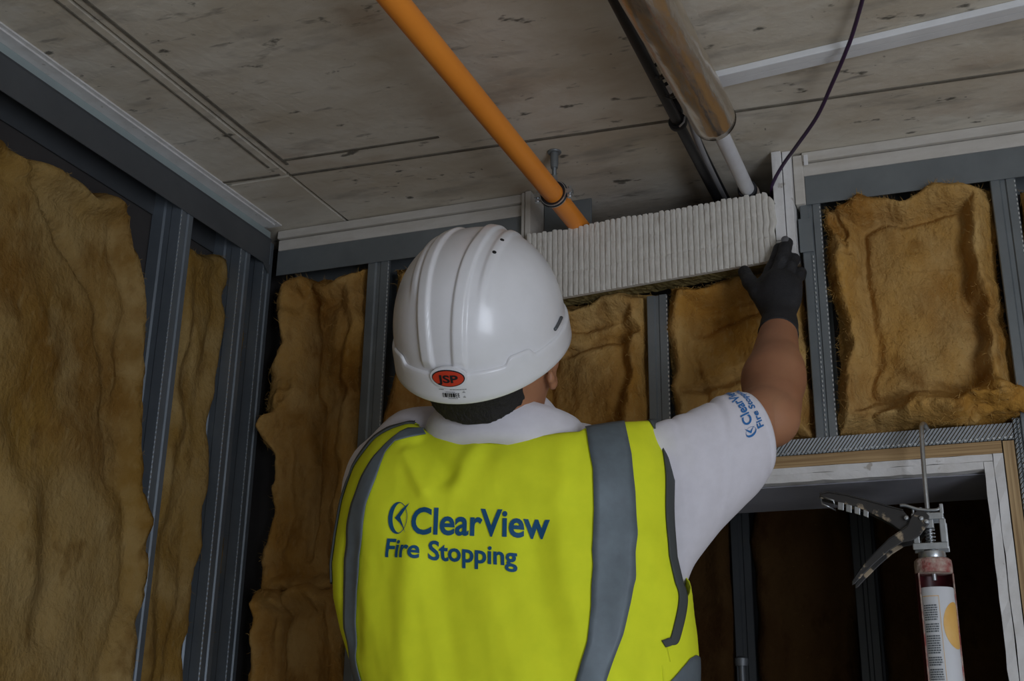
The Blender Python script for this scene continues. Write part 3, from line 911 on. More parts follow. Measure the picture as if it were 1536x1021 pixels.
# ================================================================== FIRE BATT
def fire_batt():
    root = empty('fire_batt')
    tag(root, 'white ribbed fire-stop slab being pressed into the opening under the pipes', 'insulation slab')
    TL, TR, BL, BR = (np.array(p) for p in ((-0.772, 1.945, 2.588), (-0.2985, 1.945, 2.602), (-0.772, 1.945, 2.446), (-0.2985, 1.945, 2.468)))
    nr, per, nv = 45, 8, 40
    nu = nr * per + 1
    u = np.linspace(0, 1, nu)[:, None] * np.ones((1, nv))
    v = np.ones((nu, 1)) * np.linspace(0, 1, nv)[None, :]
    P = (BL * (1 - u)[..., None] + BR * u[..., None]) * (1 - v)[..., None] + (TL * (1 - u)[..., None] + TR * u[..., None]) * v[..., None]
    ph = (u * nr) % 1.0
    k = np.floor(u * nr)
    prof = np.clip(np.sin(np.pi * ph), 0, 1) ** 0.28
    hgt = 0.0032 * prof * (0.85 + 0.25 * vnoise(k * 1.7, v * 3, 0, 5)) + 0.0012 * fbm(u * 220, v * 60, 0, 3, 3)
    # shallow seams across the ribs
    for s0 in (0.36, 0.68):
        hgt = hgt - 0.0016 * np.exp(-((v - s0 - 0.012 * vnoise(u * 30, s0, 0, 8)) / 0.012) ** 2)
    # ragged top and right edges
    P[..., 2] += 0.0035 * vnoise(k * 1.3, 0.5, 0, 9) * v ** 6 - 0.002 * (1 - prof) * v ** 8
    cut = np.clip((u - 0.955) / 0.045, 0, 1) ** 2
    P[..., 2] -= 0.020 * cut * v ** 8
    P[..., 2] += 0.014 * cut * (1 - v) ** 6
    P[..., 0] += 0.004 * vnoise(v * 9, 2.2, 0, 4) * u ** 30
    P[..., 1] -= hgt
    mb = MB().grid(P)
    back = P.copy()
    back[..., 1] = 1.945 + 0.007
    ring = [(i, 0) for i in range(nu)] + [(nu - 1, j) for j in range(1, nv)] + [(i, nv - 1) for i in range(nu - 2, -1, -1)] + [(0, j) for j in range(nv - 2, 0, -1)]
    n = len(ring)
    mb.add([P[i, j] for i, j in ring] + [back[i, j] for i, j in ring], [(i, (i + 1) % n, n + (i + 1) % n, n + i) for i in range(n)])
    o = mb.build('coated_face', M['batt_coat'], root, smooth=True, angle=50)
    # stone wool core: 45 mm, slightly shaggy underneath
    nx, ny = 90, 9
    mb = MB()
    ucs = np.linspace(0.002, 0.985, nx)
    ycs = np.linspace(1.952, 1.998, ny)
    bot = np.zeros((nx, ny, 3))
    topp = np.zeros((nx, ny, 3))
    for i, uu in enumerate(ucs):
        b_ = BL * (1 - uu) + BR * uu
        t_ = TL * (1 - uu) + TR * uu
        cu = max(0.0, (uu - 0.955) / 0.045) ** 2
        for j, y in enumerate(ycs):
            bot[i, j] = (b_[0], y, b_[2] + 0.003 + 0.014 * cu + 0.002 * float(vnoise(uu * 90, y * 260, 0, 6)))
            topp[i, j] = (t_[0], y, t_[2] - 0.004 - 0.020 * cu)
    mb.grid(bot)
    mb.grid(topp)
    for j0 in (0, ny - 1):
        mb.grid(np.stack([bot[:, j0], topp[:, j0]], 1))
    for i0 in (0, nx - 1):
        mb.grid(np.stack([bot[i0], topp[i0]], 1))
    mb.build('stone_wool_core', M['batt_core'], root)


fire_batt()


# ================================================================== SERVICES
def ring_pts(c, r, axis, n=28, a0=0, a1=2 * math.pi):
    ax = Vector(axis).normalized()
    u = ax.orthogonal().normalized()
    w = ax.cross(u)
    return [Vector(c) + (u * math.cos(a0 + (a1 - a0) * i / n) + w * math.sin(a0 + (a1 - a0) * i / n)) * r for i in range(n + (0 if abs(a1 - a0 - 2 * math.pi) < 1e-6 else 1))]


# orange pipe
o = MB().tube([(-0.668, -0.4, 2.601), (-0.668, 0.6, 2.601), (-0.669, 1.2, 2.600), (-0.6725, 1.82, 2.6045), (-0.675, 2.05, 2.6045), (-0.675, 2.165, 2.6045)], 0.0187, 40).build('orange_pipe', M['orange'], smooth=True, angle=40)
tag(o, 'bright orange plastic pipe running under the slab towards the white batt', 'pipe')

# hanger with threaded rod and clip
hg = empty('pipe_hanger')
tag(hg, 'galvanised threaded rod and ring clip holding the orange pipe to the slab', 'pipe clip')
PC = (-0.6725, 1.825, 2.6045)
zt = zc(-0.671)
MB().tube(ring_pts(PC, 0.0215, (-0.003, 1, 0), 32), 0.0035, 10, closed=True, squash=1.5).build('rubber_liner', M['rubber'], hg, smooth=True)
mb = MB()
R_ = []
for y in (-0.005, 0.005):
    R_.append([p + Vector((0, y, 0)) for p in ring_pts(PC, 0.0238, (0, 1, 0), 36)])
    R_.append([p + Vector((0, y, 0)) for p in ring_pts(PC, 0.0252, (0, 1, 0), 36)])
n = 36
V = [p for r in (R_[0], R_[1], R_[3], R_[2]) for p in r]
F = [(a * n + j, a * n + (j + 1) % n, ((a + 1) % 4) * n + (j + 1) % n, ((a + 1) % 4) * n + j) for a in range(4) for j in range(n)]
mb.add(V, F)
mb.build('ring_clip', M['zinc'], hg, smooth=True, angle=40)
for sx in (-1, 1):
    MB().box((PC[0] + sx * 0.0245 - (0.012 if sx < 0 else 0), PC[1] - 0.006, PC[2] - 0.0045), (PC[0] + sx * 0.0245 + (0.012 if sx > 0 else 0), PC[1] + 0.006, PC[2] + 0.0045)).build('clip_lug', M['zinc'], hg, bevel=0.001)
for sx in (-1, 1):
    mb = MB()
    mb.lathe([(0, -0.010), (0.0045, -0.010), (0.005, -0.0085), (0.005, -0.0055), (0.0028, -0.005), (0.0028, 0.012), (0, 0.012)], (PC[0] + sx * 0.031, PC[1], PC[2] - 0.002), (0, 0, 1), 12)
    mb.build('clip_screw', M['zinc'], hg, smooth=True, angle=40)
mb = MB()
nz = 44
prof = []
for i in range(nz):
    z = PC[2] + 0.0255 + (zt - PC[2] - 0.0265) * i / (nz - 1)
    prof.append((0.0038 + 0.0008 * (i % 2), z))
mb.lathe([(0, prof[0][1])] + prof + [(0, prof[-1][1])], (-0.6715, PC[1], 0), (0, 0, 1), 14)
mb.build('threaded_rod', M['galv'], hg, smooth=True, angle=30)
MB().lathe([(0, zt - 0.0005), (0.0125, zt - 0.0005), (0.013, zt - 0.002), (0.012, zt - 0.0035), (0.0075, zt - 0.004), (0.0075, zt - 0.026), (0.0065, zt - 0.034), (0, zt - 0.034)], (-0.6715, PC[1], 0), (0, 0, 1), 24).build('anchor_sleeve', M['galv'], hg, smooth=True, angle=35)
MB().lathe([(0, 2.6315), (0.0068, 2.6315), (0.0068, 2.640), (0, 2.640)], (-0.6715, PC[1], 0), (0, 0, 1), 6).build('hex_nut', M['zinc'], hg)

# foil lagged pipe
fo = empty('lagged_pipe')
tag(fo, 'white pipe lagged in shiny crinkled foil, hanging under the slab right of the orange pipe', 'pipe')
A, B_ = np.array((-0.343, 1.262, 2.585)), np.array((-0.336, 1.645, 2.592))
dirv = (B_ - A) / np.linalg.norm(B_ - A)
st = A - dirv * 1.6
nL, nA = 150, 44
e1 = np.cross(dirv, (0, 0, 1.0))
e1 /= np.linalg.norm(e1)
e2 = np.cross(e1, dirv)
P = np.zeros((nL, nA + 1, 3))
for i in range(nL):
    t = i / (nL - 1)
    c_ = st + (B_ - st) * t
    for j in range(nA + 1):
        a = 2 * math.pi * (j % nA) / nA
        s = t * 2.0
        r = 0.0345 + 0.0014 * float(fbm(s * 9, math.cos(a) * 1.6, math.sin(a) * 1.6, 3, 4)) + 0.0010 * float(vnoise(s * 40, math.cos(a) * 2, math.sin(a) * 2, 6))
        # lapped seam facing down right
        r += 0.0022 * math.exp(-(((a - 4.9 + math.pi) % (2 * math.pi) - math.pi) / 0.06) ** 2)
        P[i, j] = c_ + (e1 * math.cos(a) + e2 * math.sin(a)) * r
MB().grid(P).build('foil_sleeve', M['foil'], fo, smooth=True, solid=0.0012, weld=True)
ringm = MB()
Q = np.zeros((4, nA + 1, 3))
for i, (rr, dd) in enumerate(((0.0345, 0.0), (0.0325, 0.004), (0.024, 0.002), (0.0135, 0.0005))):
    for j in range(nA + 1):
        a = 2 * math.pi * (j % nA) / nA
        Q[i, j] = B_ + dirv * (dd + 0.0015 * float(vnoise(a * 4, rr * 300, 0, 3)) * (i > 0)) + (e1 * math.cos(a) + e2 * math.sin(a)) * rr
ringm.grid(Q).build('foil_end', M['foil'], fo, smooth=True, weld=True)
E_ = np.array((-0.3475, 2.04, 2.6245))
MB().tube([B_ - dirv * 0.05, B_ + dirv * 0.02, E_ - (E_ - B_) * 0.15, E_], 0.0128, 26).build('white_pipe', M['white_pipe'], fo, smooth=True, angle=40)
dE = (E_ - B_) / np.linalg.norm(E_ - B_)
cc = B_ + dE * 0.305
MB().lathe([(0.0128, 0), (0.0165, 0), (0.0175, 0.002), (0.0175, 0.010), (0.0165, 0.012), (0.0128, 0.012)], cc, dE, 28).build('black_collar', M['rubber'], fo, smooth=True, angle=40)
MB().lathe([(0.0128, 0.0), (0.0175, 0.001), (0.0185, 0.008), (0.0185, 0.02), (0.0128, 0.02)], cc + dE * 0.0125, dE, 26).build('sealant_collar', M['mortar'], fo, smooth=True, angle=40)

# black pipe with cables beside it
o = MB().tube([(-0.412, -0.4, 2.645), (-0.411, 0.9, 2.645), (-0.4095, 1.35, 2.644), (-0.412, 1.70, 2.642), (-0.4125, 2.0, 2.638), (-0.413, 2.165, 2.637)], 0.0088, 22).build('black_pipe', M['black'], smooth=True, angle=40)
tag(o, 'thin black plastic pipe fixed under the slab between orange and foil pipes', 'pipe')
cl = empty('pipe_clip')
tag(cl, 'round black clip around the thin black pipe, hung from the slab', 'pipe clip')
pcc = (-0.412, 1.715, 2.642)
MB().lathe([(0.0092, -0.006), (0.0145, -0.006), (0.0155, -0.004), (0.0155, 0.004), (0.0145, 0.006), (0.0092, 0.006)], pcc, (0, 1, 0), 26).build('ring', M['rubber'], cl, smooth=True, angle=40)
MB().box((pcc[0] - 0.008, pcc[1] - 0.006, 2.6555), (pcc[0] + 0.008, pcc[1] + 0.006, zc(-0.41) - 0.0005)).build('saddle', M['rubber'], cl, bevel=0.001)
MB().tube([Vector(pcc) + Vector((0.004, -0.0075, -0.013)), Vector(pcc) + Vector((0.012, -0.0075, -0.006)), Vector(pcc) + Vector((0.014, -0.0075, 0.004))], 0.0016, 8).build('tie_tail', M['grey_cable'], cl, smooth=True)
path = catmull([(-0.388, -0.2, 2.662), (-0.388, 0.8, 2.662), (-0.392, 1.28, 2.660), (-0.3945, 1.42, 2.656), (-0.389, 1.48, 2.652), (-0.3825, 1.55, 2.651), (-0.3845, 1.64, 2.650), (-0.391, 1.70, 2.652), (-0.402, 1.80, 2.660), (-0.409, 1.92, 2.664), (-0.411, 2.15, 2.660)], 8)
o = MB().tube(path, 0.0058, 14).build('power_cable', M['grey_cable'], smooth=True)
tag(o, 'pale grey cable running alongside the thin black pipe', 'cable')
path = catmull([(-0.376, -0.2, 2.664), (-0.376, 0.8, 2.664), (-0.378, 1.26, 2.663), (-0.366, 1.36, 2.662), (-0.3635, 1.43, 2.661), (-0.368, 1.50, 2.662), (-0.376, 1.60, 2.664), (-0.392, 1.74, 2.668), (-0.406, 1.84, 2.672), (-0.409, 2.15, 2.672)], 8)
o = MB().tube(path, 0.0052, 14).build('power_cable', M['black'], smooth=True)
tag(o, 'black cable bowing out between the pale grey cable and the foil pipe', 'cable')
for k, (y, lab) in enumerate(((1.555, 'upper small black cable tie knotted around the cables beside the foil pipe'), (1.615, 'lower small black cable tie on the cables, nearer the round clip'))):
    t = MB()
    pts = ring_pts((-0.3925, y, 2.6495), 0.0205, (0, 1, 0), 30)
    pts = [Vector((p.x, p.y + 0.004 * math.sin(i * 0.6), 2.6475 + (p.z - 2.6495) * 0.72)) for i, p in enumerate(pts)]
    t.tube(pts, 0.0032, 8, closed=True)
    t.tube([(-0.398, y, 2.633), (-0.392, y - 0.012, 2.627), (-0.381, y - 0.02, 2.630)], 0.003, 8)
    o = t.build('cable_tie', M['black'], smooth=True)
    tag(o, lab, 'cable tie')

# purple cable hanging to the edging of the opening
path = catmull([(0.50, -0.80, 2.668), (0.30, 0.10, 2.672), (0.10, 0.85, 2.672), (-0.03, 1.30, 2.670), (-0.103, 1.556, 2.664), (-0.128, 1.62, 2.653), (-0.158, 1.69, 2.645), (-0.192, 1.765, 2.636), (-0.236, 1.842, 2.632), (-0.268, 1.90, 2.632), (-0.2925, 1.938, 2.622), (-0.304, 1.965, 2.612), (-0.315, 2.05, 2.600)], 8)
o = MB().tube(path, 0.0032, 12).build('hanging_cable', M['purple'], smooth=True)
tag(o, 'thin dark purple cable hanging in a curve from the slab', 'cable')


# ================================================================== WORKER
T0 = np.array([-0.615, 1.491])
PHI = math.radians(10)
E1 = np.array([math.cos(PHI), math.sin(PHI)])
E2 = np.array([-math.sin(PHI), math.cos(PHI)])
ZA = [1.15, 1.40, 1.716, 1.752, 1.797, 1.841, 1.885, 1.926, 1.972, 2.02, 2.07]
AA = [.215, .212, .221, .230, .239, .243, .242, .239, .234, .226, .207]
CXX = [.03, .032, .032, .024, .015, .006, 0, 0, 0, 0, 0]
BB, NN = 0.128, 2.4
TX = [-0.2197, -0.2135, -0.1906, -0.1613, -0.1281, -0.0883, -0.0467, 0.0182, 0.0709, 0.1129, 0.1226, 0.1662, 0.2022, 0.212]
TZ = [2.0381, 2.0516, 2.0654, 2.0762, 2.079, 2.0531, 2.0412, 2.0375, 2.0413, 2.048, 2.0606, 2.0707, 2.0747, 2.0702]
TY = [0.0, 0.0, -0.02, -0.03, -0.04, -0.075, -0.09, -0.095, -0.09, -0.075, -0.05, -0.03, -0.02, 0]


def tworld(x, y, z):
    x, y, z = np.broadcast_arrays(np.asarray(x, float), np.asarray(y, float), np.asarray(z, float))
    xx = x + np.interp(z, ZA, CXX)
    return np.stack([T0[0] + xx * E1[0] + y * E2[0], T0[1] + xx * E1[1] + y * E2[1], z], -1)


def folds(x, z):
    """drape of the vest over the back (metres, positive = towards the viewer)"""
    def ridge(x0, z0, x1, z1, w, a):
        dx, dz = x1 - x0, z1 - z0
        t = np.clip(((x - x0) * dx + (z - z0) * dz) / (dx * dx + dz * dz), 0, 1)
        return a * np.exp(-(np.hypot(x - x0 - t * dx, z - z0 - t * dz) / w) ** 2)
    h = ridge(-0.10, 2.035, -0.055, 1.985, 0.018, -0.011)
    h = h + ridge(-0.115, 2.02, -0.085, 1.965, 0.010, 0.006) + ridge(-0.02, 2.02, -0.045, 1.97, 0.014, 0.006)
    h = h + ridge(0.02, 2.0, 0.085, 1.955, 0.022, 0.005) + ridge(0.03, 1.96, 0.12, 1.93, 0.02, -0.004)
    h = h + ridge(0.095, 2.04, 0.10, 1.80, 0.016, 0.004) + ridge(0.06, 1.90, 0.075, 1.70, 0.020, -0.006)
    h = h + ridge(-0.10, 1.88, -0.14, 1.70, 0.020, 0.006) + ridge(-0.06, 1.87, -0.06, 1.68, 0.018, -0.004) + ridge(0.0, 1.85, 0.01, 1.68, 0.025, 0.005)
    h = h + ridge(0.20, 1.90, 0.16, 1.76, 0.022, 0.006) + ridge(0.19, 1.83, 0.14, 1.72, 0.014, -0.006) + ridge(-0.19, 1.90, -0.21, 1.78, 0.02, -0.006)
    h = h + 0.0035 * fbm(x * 13, z * 5.5, 0, 3, 51) + 0.0015 * fbm(x * 40, z * 16, 0, 2, 52)
    return h


def back_y(x, z):
    A = np.interp(z, ZA, AA)
    q = np.clip(np.abs(x) / A, 0, 1)
    yb = -BB * (1 - q ** NN) ** (1 / NN)
    zt_, yt = np.interp(x, TX, TZ), np.interp(x, TX, TY)
    d = np.clip((zt_ - z) / 0.10, 0, 1)
    k = np.sqrt(1 - (1 - d) ** 2)
    yt = np.maximum(yt, yb)
    return yt + (yb - yt) * k


def back_pt(x, z, off=0.0):
    x, z = np.broadcast_arrays(np.asarray(x, float), np.asarray(z, float))
    A = np.interp(z, ZA, AA)
    fade = np.clip((1 - np.abs(x) / A) / 0.12, 0.0, 1)
    sgn = off + folds(x, z) * fade
    # normal in plan so that layers stay parallel where the surface turns to the side
    e = 0.002
    y = back_y(x, z)
    ym, yp = back_y(x - e, z), back_y(x + e, z)
    sl = np.clip((yp - ym) / (2 * e), -3.0, 3.0)
    nx, ny = sl / np.sqrt(1 + sl ** 2), -1 / np.sqrt(1 + sl ** 2)
    return tworld(x + nx * sgn, y + ny * sgn, z)


person = empty('person')
tag(person, 'worker in hi-vis vest and white hard hat seen from behind, reaching up with gloved hand', 'person')

BIND_R = [(0.2022, 2.0756), (0.2166, 2.0448), (0.2241, 1.9995), (0.2245, 1.9443), (0.2263, 1.8986), (0.2290, 1.856), (0.2300, 1.8322), (0.2115, 1.7841), (0.2010, 1.7762)]
BIND_L = [(-0.1229, 2.0766), (-0.1518, 2.0706), (-0.1802, 2.0574), (-0.1968, 2.0396), (-0.2136, 2.0200), (-0.2225, 1.9999), (-0.2275, 1.9724), (-0.2305, 1.9439), (-0.2345, 1.9168), (-0.2385, 1.86)]
ZLx = np.array([p[1] for p in BIND_L])[::-1]
XLx = np.array([p[0] for p in BIND_L])[::-1]
ZRx = np.array([p[1] for p in BIND_R])[::-1]
XRx = np.array([p[0] for p in BIND_R])[::-1]
Z_HEM = 1.36


def lim_l(z):
    A = np.interp(z, ZA, AA)
    return np.where(z < 1.86, -A * 0.985, np.interp(z, ZLx, XLx))


def lim_r(z):
    A = np.interp(z, ZA, AA)
    low = np.minimum(0.2010, A * 0.93)
    return np.where(z < 1.7762, low, np.interp(z, ZRx, XRx))


def vest_back():
    ns, nt = 170, 190
    s = np.linspace(0, 1, ns)[:, None] * np.ones((1, nt))
    t = np.ones((ns, 1)) * np.linspace(0, 1, nt)[None, :]
    z = Z_HEM + t * 0.65
    x = np.zeros_like(z)
    for _ in range(25):
        x = lim_l(z) + (lim_r(z) - lim_l(z)) * s
        zt_ = np.interp(x, TX, TZ)
        z = 0.5 * z + 0.5 * (Z_HEM + t * (zt_ - Z_HEM))
    P = back_pt(x, z)
    o = MB().grid(P).build('vest_back', M['vest'], person, smooth=True, solid=0.0016, offset=1.0, recalc=False)
    return o


vest = vest_back()


def vest_front():
    """front panel and sides; wraps round to the back under the arms"""
    nt, na = 70, 110
    z = np.linspace(Z_HEM, 2.055, nt)
    rows = []
    for zz in z:
        A = float(np.interp(zz, ZA, AA)) + 0.0
        if zz < 1.862:
            aL, aR = -62.0, 62.0
        else:
            w = min(1.0, (zz - 1.862) / 0.06)
            aL = aR = 0
            aL, aR = -62 - 0 * w, 62 + 0 * w
        # angles measured from the front centre: 0 front, 90 side, >90 reaches the back
        hi = 128.0 if zz < 1.80 else max(128 - (zz - 1.80) * 700, 58.0)
        hil = 95.0 if zz < 1.86 else max(95 - (zz - 1.86) * 500, 58.0)
        ang = np.radians(np.linspace(-hil, hi, na))
        y = BB * 1.02 * np.sign(np.cos(ang)) * np.abs(np.cos(ang)) ** (2 / NN)
        x = A * np.sign(np.sin(ang)) * np.abs(np.sin(ang)) ** (2 / NN)
        y = np.where(y < 0, y + 0.004, y)
        x = x - 0.0025 * np.sign(x)
        d = np.clip((2.07 - zz) / 0.10, 0, 1)
        y = np.where(y > 0, y * np.sqrt(1 - (1 - d) ** 2), y)
        bul = 0.004 * np.sin(zz * 60 + ang * 2) * np.clip(np.abs(ang) - 1.3, 0, 1)
        rows.append(tworld(x + bul, y, np.full_like(x, zz)))
    return MB().grid(np.array(rows)).build('vest_front', M['vest'], person, smooth=True, solid=0.0016, offset=1.0)


vest_front()


def strip_on_back(name, outer, inner, m, off, n=120, k=7):
    zo = np.array([p[1] for p in outer])[::-1]
    xo = np.array([p[0] for p in outer])[::-1]
    zi = np.array([p[1] for p in inner])[::-1]
    xi = np.array([p[0] for p in inner])[::-1]
    t = np.linspace(0, 1, n)
    Z0 = zo[0] + t * (zo[-1] - zo[0])
    Z1 = zi[0] + t * (zi[-1] - zi[0])
    X0, X1 = np.interp(Z0, zo, xo), np.interp(Z1, zi, xi)
    P = np.zeros((n, k, 3))
    for j in range(k):
        w = j / (k - 1)
        P[:, j] = back_pt(X0 * (1 - w) + X1 * w, Z0 * (1 - w) + Z1 * w, off)
    return MB().grid(P).build(name, m, person, smooth=True, solid=0.0008, offset=1.0)


SR_IN = [(0.121, 2.0560), (0.1285, 2.02), (0.1348, 1.9892), (0.1361, 1.9355), (0.1345, 1.90), (0.1323, 1.8668), (0.1213, 1.8163), (0.1079, 1.7733), (0.0849, 1.728), (0.0700, 1.695), (0.062, 1.40)]
SR_OUT = [(0.1681, 2.0690), (0.1760, 2.0350), (0.1808, 2.0116), (0.1849, 1.963), (0.1857, 1.9084), (0.179, 1.8514), (0.169, 1.8243), (0.1521, 1.7841), (0.1207, 1.729), (0.1060, 1.70), (0.110, 1.40)]
SL_OUT = [(-0.1080, 2.0660), (-0.1151, 2.0650), (-0.1265, 2.0579), (-0.1463, 2.0406), (-0.164, 2.0186), (-0.1801, 1.9929), (-0.1953, 1.9574), (-0.2022, 1.9182), (-0.2086, 1.8659), (-0.2134, 1.8345), (-0.2203, 1.7986), (-0.2178, 1.7673), (-0.205, 1.40)]
SL_IN = [(-0.0950, 2.0500), (-0.1050, 2.0475), (-0.1127, 2.0455), (-0.1340, 2.0400), (-0.1455, 2.0242), (-0.1545, 1.9869), (-0.1667, 1.9532), (-0.1709, 1.9144), (-0.1841, 1.8504), (-0.1992, 1.8023), (-0.205, 1.7635), (-0.165, 1.40)]
strip_on_back('reflective_stripe', SR_OUT, SR_IN, M['reflect'], 0.0026)
strip_on_back('reflective_stripe', SL_OUT, SL_IN, M['reflect'], 0.0026)

# waist band round the right side and front (shows at the lower right), lower on the back
rows = []
for j in range(9):
    w = j / 8
    ang = np.radians(np.linspace(129, -60, 90))
    top = np.interp(np.degrees(ang), [-60, 60, 85, 100, 108, 116, 129], [1.70, 1.742, 1.7640, 1.7655, 1.760, 1.7475, 1.722])
    zz = top - 0.05 * w
    A = np.interp(zz, ZA, AA)
    y = (BB * 1.02 + 0.002) * np.sign(np.cos(ang)) * np.abs(np.cos(ang)) ** (2 / NN)
    x = (A + 0.0005) * np.sign(np.sin(ang)) * np.abs(np.sin(ang)) ** (2 / NN)
    y = np.where(y < 0, y + 0.002, y)
    bul = 0.004 * np.sin(zz * 60 + ang * 2) * np.clip(np.abs(ang) - 1.3, 0, 1)
    rows.append(tworld(x + bul, y, zz))
MB().grid(np.array(rows)).build('waist_stripe', M['reflect'], person, smooth=True, solid=0.0008, offset=0.0)


# armhole binding tape
def binding(pts, name, w=0.0085, off=0.0022):
    pts = [p for p in catmull([(a, b, 0) for a, b in pts], 10)]
    P = []
    n = len(pts)
    for i, p in enumerate(pts):
        q0, q1 = pts[max(i - 1, 0)], pts[min(i + 1, n - 1)]
        t = np.array(q1) - np.array(q0)
        t /= np.linalg.norm(t)
        nr = np.array([t[1], -t[0]])
        P.append([back_pt(p[0] + nr[0] * w * s, p[1] + nr[1] * w * s, off) for s in (-0.5, -0.25, 0, 0.25, 0.5)])
    return MB().grid(np.array(P)).build(name, M['binding'], person, smooth=True, solid=0.0024, offset=0.0)


binding(BIND_R[:-1] + [(0.2035, 1.7775), (0.1965, 1.7745)], 'armhole_binding')
binding(BIND_L, 'armhole_binding', 0.009)


# -------- lettering on the back
def text_mesh(s, size, bold=0.0, space=1.0):
    cu = bpy.data.curves.new('txt', 'FONT')
    cu.body = s
    cu.size = size
    cu.offset = bold
    cu.space_character = space
    cu.resolution_u = 4
    ob = bpy.data.objects.new('txt', cu)
    COL.objects.link(ob)
    dg = bpy.context.evaluated_depsgraph_get()
    me = bpy.data.meshes.new_from_object(ob.evaluated_get(dg))
    bpy.data.objects.remove(ob)
    bm = bmesh.new()
    bm.from_mesh(me)
    for _ in range(3):
        L = size * 0.16
        es = [e for e in bm.edges if e.calc_length() > L]
        if not es:
            break
        bmesh.ops.subdivide_edges(bm, edges=es, cuts=1)
        bmesh.ops.triangulate(bm, faces=bm.faces)
    V = np.array([v.co[:] for v in bm.verts])
    F = [tuple(v.index for v in f.verts) for f in bm.faces]
    bm.free()
    bpy.data.meshes.remove(me)
    return V, F


def on_back(V, F, ox, oz, ux, uz, vx, vz, name, m, off=0.0020, parent=None):
    """V in unit text space -> torso surface"""
    x = ox + V[:, 0] * ux + V[:, 1] * vx
    z = oz + V[:, 0] * uz + V[:, 1] * vz
    P = back_pt(x, z, off)
    o = mesh_obj(name, P, F, m, parent or vest, smooth=False)
    return o


def fit_text(s, x0, z0, x1, z1, cap, name, m, lean=0.0, bold=0.012):
    V, F = text_mesh(s, 1.0, bold)
    w = V[:, 0].max() - V[:, 0].min()
    V[:, 0] = (V[:, 0] - V[:, 0].min()) / w
    V[:, 1] /= 0.70            # capitals are about 0.7 em tall
    L = x1 - x0
    return on_back(V, F, x0, z0, L, z1 - z0, lean, cap, name, m)


fit_text('ClearView', -0.0985, 1.9090, 0.0822, 1.8995, 0.0335, 'print_lettering', M['print_blue'], bold=0.022)
fit_text('Fire Stopping', -0.1345, 1.8815, 0.0395, 1.8650, 0.0232, 'print_lettering', M['print_blue'], lean=0.002, bold=0.022)


# round mark: crescent on the left, thin ring on the right, arrow head pointing left
def logo_polys():
    polys = []
    n = 40
    # crescent: outer circle, inner circle shifted right
    out = [(0.44 + 0.44 * math.cos(a), 0.5 + 0.5 * math.sin(a)) for a in np.linspace(math.radians(75), math.radians(285), n)]
    inn = [(0.56 + 0.36 * math.cos(a), 0.5 + 0.47 * math.sin(a)) for a in np.linspace(math.radians(92), math.radians(268), n)]
    for i in range(n - 1):
        polys.append([out[i], inn[i], inn[i + 1], out[i + 1]])
    for i in range(n - 1):
        a0 = math.radians(90 - 180 * i / (n - 1))
        a1 = math.radians(90 - 180 * (i + 1) / (n - 1))
        polys.append([(0.46 + 0.46 * math.cos(a0), 0.5 + 0.5 * math.sin(a0)), (0.46 + 0.46 * math.cos(a1), 0.5 + 0.5 * math.sin(a1)),
                      (0.46 + 0.435 * math.cos(a1), 0.5 + 0.475 * math.sin(a1)), (0.46 + 0.435 * math.cos(a0), 0.5 + 0.475 * math.sin(a0))])
    polys.append([(0.30, 0.50), (0.62, 0.77), (1.0, 0.96), (0.56, 0.52)])
    polys.append([(0.30, 0.50), (0.56, 0.52), (0.87, 0.02), (0.62, 0.30)])
    return polys


def logo_mesh():
    V, F = [], []
    for p in logo_polys():
        # subdivide quads so they follow the cloth
        a, b, c_, d = [np.array(q) for q in p]
        k = 4
        base = len(V)
        for i in range(k + 1):
            for j in range(k + 1):
                u, w = i / k, j / k
                V.append((a * (1 - u) + b * u) * (1 - w) + (d * (1 - u) + c_ * u) * w)
        for i in range(k):
            for j in range(k):
                q = base + i * (k + 1) + j
                F.append((q, q + k + 1, q + k + 2, q + 1))
    return np.array([(v[0], v[1], 0) for v in V]), F


V, F = logo_mesh()
on_back(V, F, -0.1325, 1.9105, 0.0300, -0.001, 0.0, 0.0415, 'print_emblem', M['print_blue'])

# ---------------------------------------------------------------- head frame
HC = np.array([-0.6079, 1.37, 2.1816])
HR = np.array([[0.9904, -0.0102, 0.1380], [0.1054, 0.7015, -0.7048], [-0.0896, 0.7126, 0.6959]])


def hw(p):
    return HC + np.asarray(p, float) @ HR.T


# ---------------------------------------------------------------- body (one continuous skin)
SH_R = tworld(0.175, 0.005, 2.005)
SH_L = tworld(-0.175, 0.005, 1.995)
ELB_R = np.array((-0.287, 1.700, 2.120))
WR_R = np.array((-0.290, 1.868, 2.318))
ELB_L = np.array((-0.690, 1.745, 2.105))
WR_L = np.array((-0.778, 1.868, 2.325))


